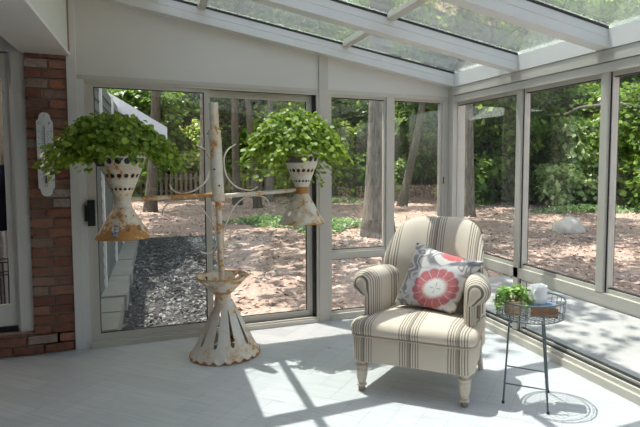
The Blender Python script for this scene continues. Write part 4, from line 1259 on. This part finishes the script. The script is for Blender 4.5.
mb.tube(smooth_path([(r0 * math.cos(ha), r0 * math.sin(ha), z) for r0, z in hp], 5), .0055, 8); mb.build('handle', M['mug'], mg, smooth=True)

# fallen leaf on the floor
me = leaf_mesh('dry_leaf', np.array([(0, 0, .006)]), np.array([(0.2, .1, 1)]), np.array([.045]), kind='oval', width=.35)
o = link_mesh('dry_leaf', me, M['dark_int']); o.location = (-1.485, -0.742, 0)
tag(o, 'small dark dry leaf lying on the floor left of the armchair', 'leaf')

# ------------------------------------------------------------------ light
sun = bpy.data.lights.new('sun', 'SUN'); sun.energy = 7.5; sun.angle = R(0.55); sun.color = (1.0, 0.94, 0.85)
so = bpy.data.objects.new('sun', sun); C.objects.link(so)
so.rotation_euler = Vector((0.17, -0.265, -1)).to_track_quat('-Z', 'Y').to_euler()
w = bpy.data.worlds.new('sky'); scene.world = w; w.use_nodes = True
nt = w.node_tree; nt.nodes.clear()
out = nt.nodes.new('ShaderNodeOutputWorld'); bg = nt.nodes.new('ShaderNodeBackground')
sky = nt.nodes.new('ShaderNodeTexSky'); sky.sky_type = 'NISHITA'; sky.sun_disc = False
sky.sun_elevation = R(72); sky.sun_rotation = R(-32); sky.air_density = 1.2; sky.dust_density = 2.5; sky.ozone_density = 1.0
bg.inputs[1].default_value = 0.30
hs = nt.nodes.new('ShaderNodeHueSaturation'); hs.inputs['Saturation'].default_value = 0.62      # hazy summer sky
nt.links.new(sky.outputs[0], hs.inputs['Color']); nt.links.new(hs.outputs[0], bg.inputs[0]); nt.links.new(bg.outputs[0], out.inputs[0])

fill_light = bpy.data.lights.new('cloth_fill_light', 'POINT'); fill_light.energy = 30; fill_light.color = (1, .9, .78); fill_light.shadow_soft_size = .08  # added fill light, brightens the cloth behind the house door glass
lo_ = bpy.data.objects.new('cloth_fill_light', fill_light); C.objects.link(lo_); lo_.location = (-4.3, .38, 2.2)
# ------------------------------------------------------------------ camera
cd = bpy.data.cameras.new('camera'); cam = bpy.data.objects.new('camera', cd); C.objects.link(cam)
yaw, pit, rol = R(23.7279), R(-3.85367), R(0.31666)
fw = Vector((math.sin(yaw) * math.cos(pit), math.cos(yaw) * math.cos(pit), math.sin(pit)))
r0 = Vector((math.cos(yaw), -math.sin(yaw), 0)); u0 = r0.cross(fw)
rt = r0 * math.cos(rol) + u0 * math.sin(rol); up = -r0 * math.sin(rol) + u0 * math.cos(rol)
mw = Matrix((rt, up, -fw)).transposed().to_4x4(); mw.translation = (-2.69438, -4.75649, 1.456)
cam.matrix_world = mw
cd.sensor_fit = 'HORIZONTAL'; cd.sensor_width = 36; cd.lens = 543.909 / 640 * 36
cd.shift_x = -74.913 / 640; cd.shift_y = -14.266 / 640
cd.clip_start = 0.05; cd.clip_end = 300
scene.camera = cam

scene.cycles.max_bounces = 10; scene.cycles.diffuse_bounces = 5; scene.cycles.transparent_max_bounces = 24
scene.cycles.sample_clamp_indirect = 8.0
vs = scene.view_settings
vs.view_transform = 'Standard'; vs.look = 'None'; vs.exposure = 0.55; vs.gamma = 1.0; vs.use_curve_mapping = False
